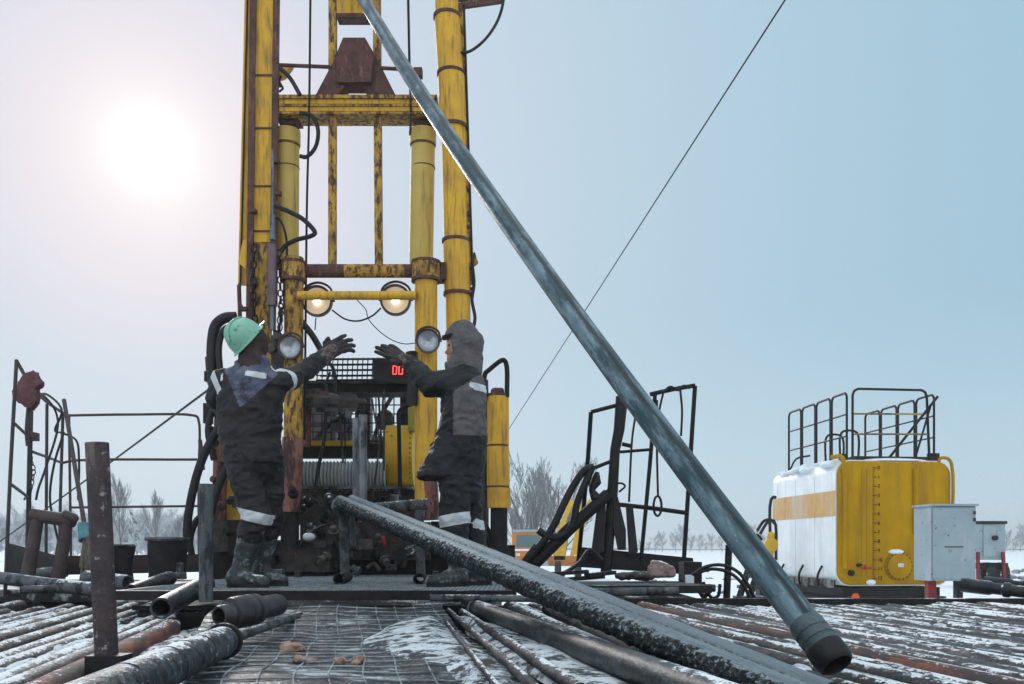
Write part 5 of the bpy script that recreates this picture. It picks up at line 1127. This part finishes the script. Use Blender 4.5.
b = MB(); b.box(TL(1.2, .3, TZ1 + .06), (1.6, .3, .08), rot.to_3x3()); b.box(TL(.2, .2, TZ1 + .06), (.12, .12, .16), rot.to_3x3()); b.box(TL(1.95, .2, TZ1 + .08), (.18, .12, .18), rot.to_3x3()); b.build('roof_walk', black, tank)
b = MB(); b.tube([TL(.25, 2.6, roofz), TL(.3, 2.4, 3.2), TL(.5, 2.2, 3.25)], .02, 6); b.build('roof_pipe', black_c, tank)
# ragged snow on the shoulder of the tank
b = MB()
rgs = random.Random(4)
for k in range(34): b.ell(TL(.02 + rgs.uniform(-.04, .3), rgs.uniform(.1, 2.75), TZ1 - .02 + rgs.uniform(-.05, .03)), rgs.uniform(.08, .2), rgs.uniform(.08, .24), rgs.uniform(.03, .06))
link(realise(b, 'snow_cap', .025, 2, lambda p, n: .03 * noise.noise(p * 9)), 'snow_cap', snow_m, tank)
for y in (.9, 1.75, 2.6):
    b = MB(); b.box(TL(-.022, y, 1.75), (.008, .012, 1.9), rot.to_3x3()); b.build('weld_seam', white_tank, tank)
b = MB()
for k in range(22): y = .15 + k * .12; b.box(TL(-.02, y, .70 + .05 * noise.noise(Vector((k * .6, 2, 0)))), (.03, .13, .14), rot.to_3x3())
b.build('rusty_lower_rim', mat('grimy_rim', (.10, .095, .09), (.30, .31, .32), 5, .8, stain=(.02, .02, .02), st_amt=.5, bump=.2), tank)
for y in (.5, 1.3, 2.2):
    b = MB(); b.tube([TL(-.06, y, 1.02), TL(-.10, y + .08, .86), TL(-.07, y + .16, .70), TL(-.02, y + .2, .62)], .022, 6); b.build('tie_rope', black_c, tank)
# hose reel and valves at the left rear of the tank
t = thing('hose_frame', TL(-.25, 1.9, .4), 'tangle of hoses and yellow valves at the left flank of the tank', 'hose frame')
for pts in ([(771, 560), (771, 500), (774, 497), (776, 498)], [(757, 531), (764, 521), (771, 520), (775, 524)], [(760, 534), (768, 522), (774, 521), (776, 560)], [(752, 545), (757, 535), (762, 540)]):
    b = MB(); b.tube([P(x, y, 17.2) for x, y in pts], .03, 8); b.build('hose', rubber, t)
b = MB(); b.lathe(P(769, 545, 17.2), (.3, -1, 0), [(0, .001), (0, .12), (.1, .14), (.14, .08), (.14, .001)], 16); b.capsule(P(771, 535, 17.2), P(769, 560, 17.2), .07, .08); b.build('valve', yellow_c, t)
b = MB(); b.box(P(765, 585, 17.4), (.3, .3, .9)); b.build('stand', black, t)
# grey cabinet
YK = 13.0
a = P(931, 506, YK); e = P(975.5, 581, YK)
cab_t = thing('control_cabinet', Vector((a.x + .3, YK + .25, 0)), 'chipped pale grey steel cabinet on red legs before the yellow tank end', 'cabinet')
b = MB(); b.box(((a.x + e.x) / 2, YK + .275, (a.z + e.z) / 2), (e.x - a.x, .55, a.z - e.z)); b.build('body', cab_grey, cab_t)
b = MB(); b.box(((a.x + e.x) / 2 + .005, YK - .012, (a.z + e.z) / 2), (e.x - a.x - .03, .024, a.z - e.z - .05)); b.build('door', cab_grey, cab_t)
b = MB(); b.box(((a.x + e.x) / 2, YK + .26, a.z + .015), (e.x - a.x + .05, .62, .03)); b.build('lid', cab_grey, cab_t)
b = MB(); b.box((a.x + .12, YK + .27, e.z / 2), (.12, .12, e.z)); b.build('leg', red_p, cab_t)
b = MB(); b.box((e.x - .12, YK + .27, e.z / 2), (.10, .10, e.z)); b.build('leg', black, cab_t)
b = MB(); b.box((e.x - .03, YK - .03, a.z - .1), (.03, .03, .05)); b.box((e.x - .03, YK - .03, a.z - .2), (.03, .03, .05)); b.build('hinge', rust, cab_t)
b = MB(); b.box(((a.x + e.x) / 2, YK - .03, (a.z + e.z) / 2 - .05), (.28, .008, .012)); b.build('latch', black, cab_t)
# white trailer box
YT = 30.0; a = P(958, 524, YT); e = P(1005, 560, YT)
t = thing('box_trailer', Vector((a.x + .7, YT + .6, 0)), 'small white box trailer on red stands behind the grey cabinet', 'trailer')
b = MB(); b.box(((a.x + e.x) / 2, YT + .6, (a.z + e.z) / 2), (e.x - a.x, 1.2, a.z - e.z)); b.build('body', cab_grey, t)
b = MB(); b.box((P(989, 540, YT).x, YT - .02, P(0, 541, YT).z), (PX(12, YT), .04, PX(31, YT))); b.build('door', cab_grey, t)
b = MB(); b.lathe(P(994, 538, YT - .05), (0, -1, 0), [(0, .08), (.12, .09), (.12, .001)], 12); b.build('vent', black, t)
b = MB(); b.box(((a.x + e.x) / 2, YT + .6, a.z + .05), (e.x - a.x + .1, 1.3, .1)); b.build('roof', black, t)
for x in (978, 1003): b = MB(); b.bar(P(x, 552, YT - .1), P(x + (2 if x > 990 else 0), 590, YT - .1), .09, .09); b.build('stand', red_p, t)
for x in (984, 998): b = MB(); b.lathe(P(x, 574, YT + .3), (1, 0, 0), [(0, .2), (0, .4), (.2, .4), (.2, .2)], 20, loop=True); b.build('wheel', rubber, t)
b = MB(); b.box((P(990, 565, YT).x, YT + .6, P(0, 566, YT).z), (1.4, .9, .2)); b.build('axle', black, t)
# dark pipes at right edge
for (p0, p1, r, lab) in (((962, 585, 8.6), (1060, 596, 8.0), .055, 'thick black pipe lying at the right edge in front of the cabinet'), ((985, 581, 9.2), (1070, 590, 8.6), .04, 'thinner dark pipe behind the thick black one at the right edge')):
    p0, p1 = P(*p0), P(*p1); d1 = p1 - p0; L = d1.length; b = MB(); b.lathe(p0, d1, [(0, r * .8), (0, r * 1.25), (.25, r * 1.25), (.28, r), (.36, r), (.38, r * 1.3), (.42, r * 1.3), (.44, r), (L, r), (L, r * .8)], 24, loop=True); b.build('black_pipe', mat('black_wet_pipe', (.018, .022, .025), (.04, .05, .055), 5, .3, .2, snow=.3, snow_n=.5, bump=.15), label=lab, category='pipe')

# ------------------------------------------------------------------ orange truck with a crane behind the rig
YO = 38.0
t = thing('crane_truck', P(545, 580, YO), 'orange truck with a folded yellow crane far behind the rig', 'truck')
def ob(x0, y0, x1, y1, dY, dpt, name, m, parent=None): b = MB(); b.pbox(x0, y0, x1, y1, YO + dY, dpt); return b.build(name, m, parent or t)
b = MB(); b.prism([P(512, 562, YO), P(545, 562, YO), P(545, 549, YO), P(544, 533, YO), P(541, 531, YO), P(514, 531, YO), P(512, 534, YO)], (0, 1.8, 0)); cb = b.build('cab', orange_t, t)
b = MB(); b.prism([P(516, 547, YO - .03), P(541, 547, YO - .03), P(540, 535, YO - .03), P(517, 535, YO - .03)], (0, .02, 0)); b.build('windscreen', mat('teal_glass', (.10, .16, .17), None, rough=.1, bump=0), cb)
ob(512.5, 529.5, 543, 532, -.05, 1.9, 'cab_roof', cab_grey); ob(512, 549, 546, 551, -.05, .1, 'grille', white_tank); ob(510, 561, 548, 566, -.1, .3, 'bumper', cab_grey)
for x in (518, 539): ob(x - 2, 553, x + 2, 556, -.05, .06, 'headlight', refl)
ob(546, 556, 598, 566, .6, 1.8, 'load_bed', orange_t)
for x in (522, 560, 580): b = MB(); b.lathe(P(x - 5, 571, YO + .3), (1, 0, 0), [(0, .2), (0, .42), (.25, .42), (.25, .2)], 20, loop=True); b.build('wheel', rubber, t)
for p0, p1, ww in (((571, 560), (582, 508), .16), ((566, 500), (590, 512), .22), ((556, 540), (572, 500), .2), ((563, 562), (566, 535), .14), ((575, 555), (585, 515), .2), ((568, 535), (590, 500), .12)):
    b = MB(); b.bar(P(*p0, YO + .8), P(*p1, YO + .8), ww, ww); b.build('crane_arm', yellow_c, t)
ob(554, 538, 565, 560, .6, .8, 'crane_base', yellow_c)

# ------------------------------------------------------------------ guy wires
b = MB(); b.tube([P(900, -178, 9.5), P(785, 0, 11.0)] + [P(785, 0, 11.0).lerp(P(440, 536, 40.0), k / 10) for k in range(1, 11)], .011, 6); b.build('guy_wire', black_c, label='long guy wire crossing the sky behind the slanting pipe', category='wire')
b = MB(); b.tube([P(208, 390, 8.9), P(100, 470, 12.0), P(-40, 570, 18.0)], .012, 6); b.build('guy_wire', black_c, label='short guy wire running down to the left behind the guardrail', category='wire')

# ------------------------------------------------------------------ trees
def tree_meshes(seed, H, spread, levels=4, up=.5, tr=.09, nb=9, sides=4, twig_r=.011, start=.25, fan=False):
    rg = random.Random(seed); tk, cr = MB(), MB()
    def grow(p, d, L, r, lev, mbx):
        n = 4; pts = [p]; q = p.copy(); dd = d.copy(); dirs = [dd.copy()]
        for i in range(n):
            dd = (dd + Vector((rg.uniform(-1, 1), rg.uniform(-1, 1), rg.uniform(-.3, .5))) * .13 + Vector((0, 0, up * .08 * lev))).normalized(); q = q + dd * L / n; pts.append(q.copy()); dirs.append(dd.copy())
        mbx.tube(pts, [r * (1 - .75 * i / n) for i in range(n + 1)], 6 if lev == 0 else 3, cap=False)
        if lev >= levels: return
        k = nb if lev == 0 else max(3, int(nb * (.75 if lev == 1 else .6)))
        for i in range(k):
            t_ = (start if lev == 0 else .2) + (1 - (start if lev == 0 else .2)) * (i + rg.random() * .8) / k; s_ = min(t_ * n, n - .01); j = int(s_); pp = pts[j].lerp(pts[j + 1], s_ - j)
            a_ = rg.uniform(0, 2 * math.pi); u, v = frame(dirs[j]); out = (u * math.cos(a_) + v * math.sin(a_)); ang = rg.uniform(.45, .9) * spread
            nd = (dirs[j] * math.cos(ang) + out * math.sin(ang)).normalized(); grow(pp, nd, L * rg.uniform(.38, .62) * (1.15 - .5 * t_), max(r * .45 * (1 - .5 * t_), twig_r), lev + 1, cr)
    if fan:
        for i in range(5): a_ = i * 1.26; grow(Vector((0, 0, 0)), Vector((math.cos(a_) * .28, math.sin(a_) * .28, 1)).normalized(), H * rg.uniform(.55, .75), tr, 0, tk)
    else: grow(Vector((0, 0, 0)), Vector((0, 0, 1)), H * .8, tr, 0, tk)
    return tk, cr
def make_tree(name, seed, H, label, m_t, m_c, group, **k):
    tk, cr = tree_meshes(seed, H, **k); zmax = max(v.z for v in cr.v); s_ = H / zmax
    for v in tk.v + cr.v: v *= s_
    o = thing(name, (0, 0, 0), label, 'tree', group); tk.build('trunk', m_t, o); cr.build('crown', m_c, o); return o
def place(o, px, Y, rz, s_=1.0): o.location = ((px - CX) / F * Y, Y, -.1); o.rotation_euler = (0, 0, rz); o.scale = (s_, s_, s_)
YF = 70
bare = make_tree('bare_tree', 4, 9.2, 'bare spreading tree right beside the yellow jack, taller of the pair', bark, twig, 'bare trees behind the orange truck', spread=.8, levels=4, nb=7, tr=.17, twig_r=.017, start=.12, up=1.0, fan=True)
place(bare, 536, YF, 0)
b2 = make_tree('bare_tree', 9, 9.2, 'bare spreading tree over the crane, right one of the pair behind the truck', bark, twig, 'bare trees behind the orange truck', spread=.8, levels=4, nb=7, tr=.17, twig_r=.017, start=.12, up=1.0, fan=True)
place(b2, 562, YF + 4, 1)
b3 = copy_tree(bare); place(b3, 518, YF + 12, 2.2, .85); b3['label'] = 'smaller bare tree partly hidden by the yellow jack'
# thin birches and frosted thicket at left
birch = make_tree('birch', 21, 8.6, 'tall thin bare birch just right of the rusty post', bark, twig, 'birches at the left', spread=.5, levels=3, nb=16, tr=.10, twig_r=.012, start=.25, up=.9)
place(birch, 122, 82, 0); 
for i, (px, Y, s_, lab) in enumerate(((158, 88, .86, 'thin bare birch above the dented barrel, second tallest'), (178, 92, .62, 'short thin birch near the left hoses of the rig'), (30, 90, .72, 'thin birch seen through the left guardrail beside the sack'), (137, 95, .7, 'faint birch between the rusty post and the barrel'))):
    c2 = copy_tree(birch); place(c2, px, Y, i * 1.7 + .5, s_); c2['label'] = lab
bush = make_tree('frosted_bush', 33, 6.2, '', hoar, hoar, 'frosted bushes at the left edge of the field', spread=1.0, levels=4, nb=10, tr=.05, twig_r=.03, start=.05, up=.7, fan=True)
bush['label'] = 'hoarfrosted bush in the thicket at the left edge of the field'; bush['category'] = 'bush'
place(bush, 20, 95, 0)
for i, (px, Y, s_) in enumerate(((46, 98, .9), (75, 96, 1.05), (100, 99, 1.0), (126, 97, .85), (148, 95, .95), (170, 98, .9), (192, 96, .8), (-10, 94, 1.0), (215, 100, .85), (60, 108, 1.1), (112, 110, 1.1), (160, 110, 1.1))):
    c2 = copy_tree(bush); place(c2, px, Y, i * 2.1, s_)
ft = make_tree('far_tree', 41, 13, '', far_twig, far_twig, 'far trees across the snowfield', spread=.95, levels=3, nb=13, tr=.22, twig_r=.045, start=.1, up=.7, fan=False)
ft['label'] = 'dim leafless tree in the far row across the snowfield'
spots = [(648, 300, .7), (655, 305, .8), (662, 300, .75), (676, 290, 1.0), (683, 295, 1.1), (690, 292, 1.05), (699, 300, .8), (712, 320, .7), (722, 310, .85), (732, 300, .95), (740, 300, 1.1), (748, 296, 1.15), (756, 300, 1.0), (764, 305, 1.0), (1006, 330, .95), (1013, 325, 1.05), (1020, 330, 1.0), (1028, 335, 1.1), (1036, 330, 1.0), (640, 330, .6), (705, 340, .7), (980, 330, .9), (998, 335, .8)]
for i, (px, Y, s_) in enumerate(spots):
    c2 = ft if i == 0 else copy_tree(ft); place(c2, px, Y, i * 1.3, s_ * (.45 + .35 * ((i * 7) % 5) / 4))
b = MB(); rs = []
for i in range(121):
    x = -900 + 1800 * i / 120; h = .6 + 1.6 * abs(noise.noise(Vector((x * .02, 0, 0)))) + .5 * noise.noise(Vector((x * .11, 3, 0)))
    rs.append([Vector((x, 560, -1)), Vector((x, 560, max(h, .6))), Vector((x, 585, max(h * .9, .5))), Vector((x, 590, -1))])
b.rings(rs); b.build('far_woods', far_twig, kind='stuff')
# clods on the snow field behind the platform
rng = random.Random(17); b = MB()
for i in range(60):
    Y = rng.uniform(14, 60); px = rng.uniform(600, 760) if i < 40 else rng.uniform(980, 1060); q = P(px, 548, Y); q.z = -.03; s_ = rng.uniform(.04, .16) * Y / 25
    b.ell(q, s_ * 1.4, s_, s_ * .5, seg=8, rows=5)
b.build('rubble', mat('frozen_clod', (.10, .095, .095), (.3, .32, .34), 4, .9, snow=.4), kind='stuff')

# ------------------------------------------------------------------ thin winter haze
b = MB(); b.box((0, 250, 8.5), (2400, 1500, 22)); hz = b.build('haze', None, kind='stuff')
hm_ = bpy.data.materials.new('haze'); hm_.use_nodes = True; nt = hm_.node_tree; nt.nodes.clear()
ho = N(nt, 'ShaderNodeOutputMaterial'); hv = N(nt, 'ShaderNodeVolumePrincipled'); nt.links.new(hv.outputs[0], ho.inputs['Volume'])
hv.inputs['Color'].default_value = (.93, .97, 1, 1); hv.inputs['Density'].default_value = .0015; hv.inputs['Anisotropy'].default_value = .3
hz.data.materials.append(hm_); hz.visible_shadow = True
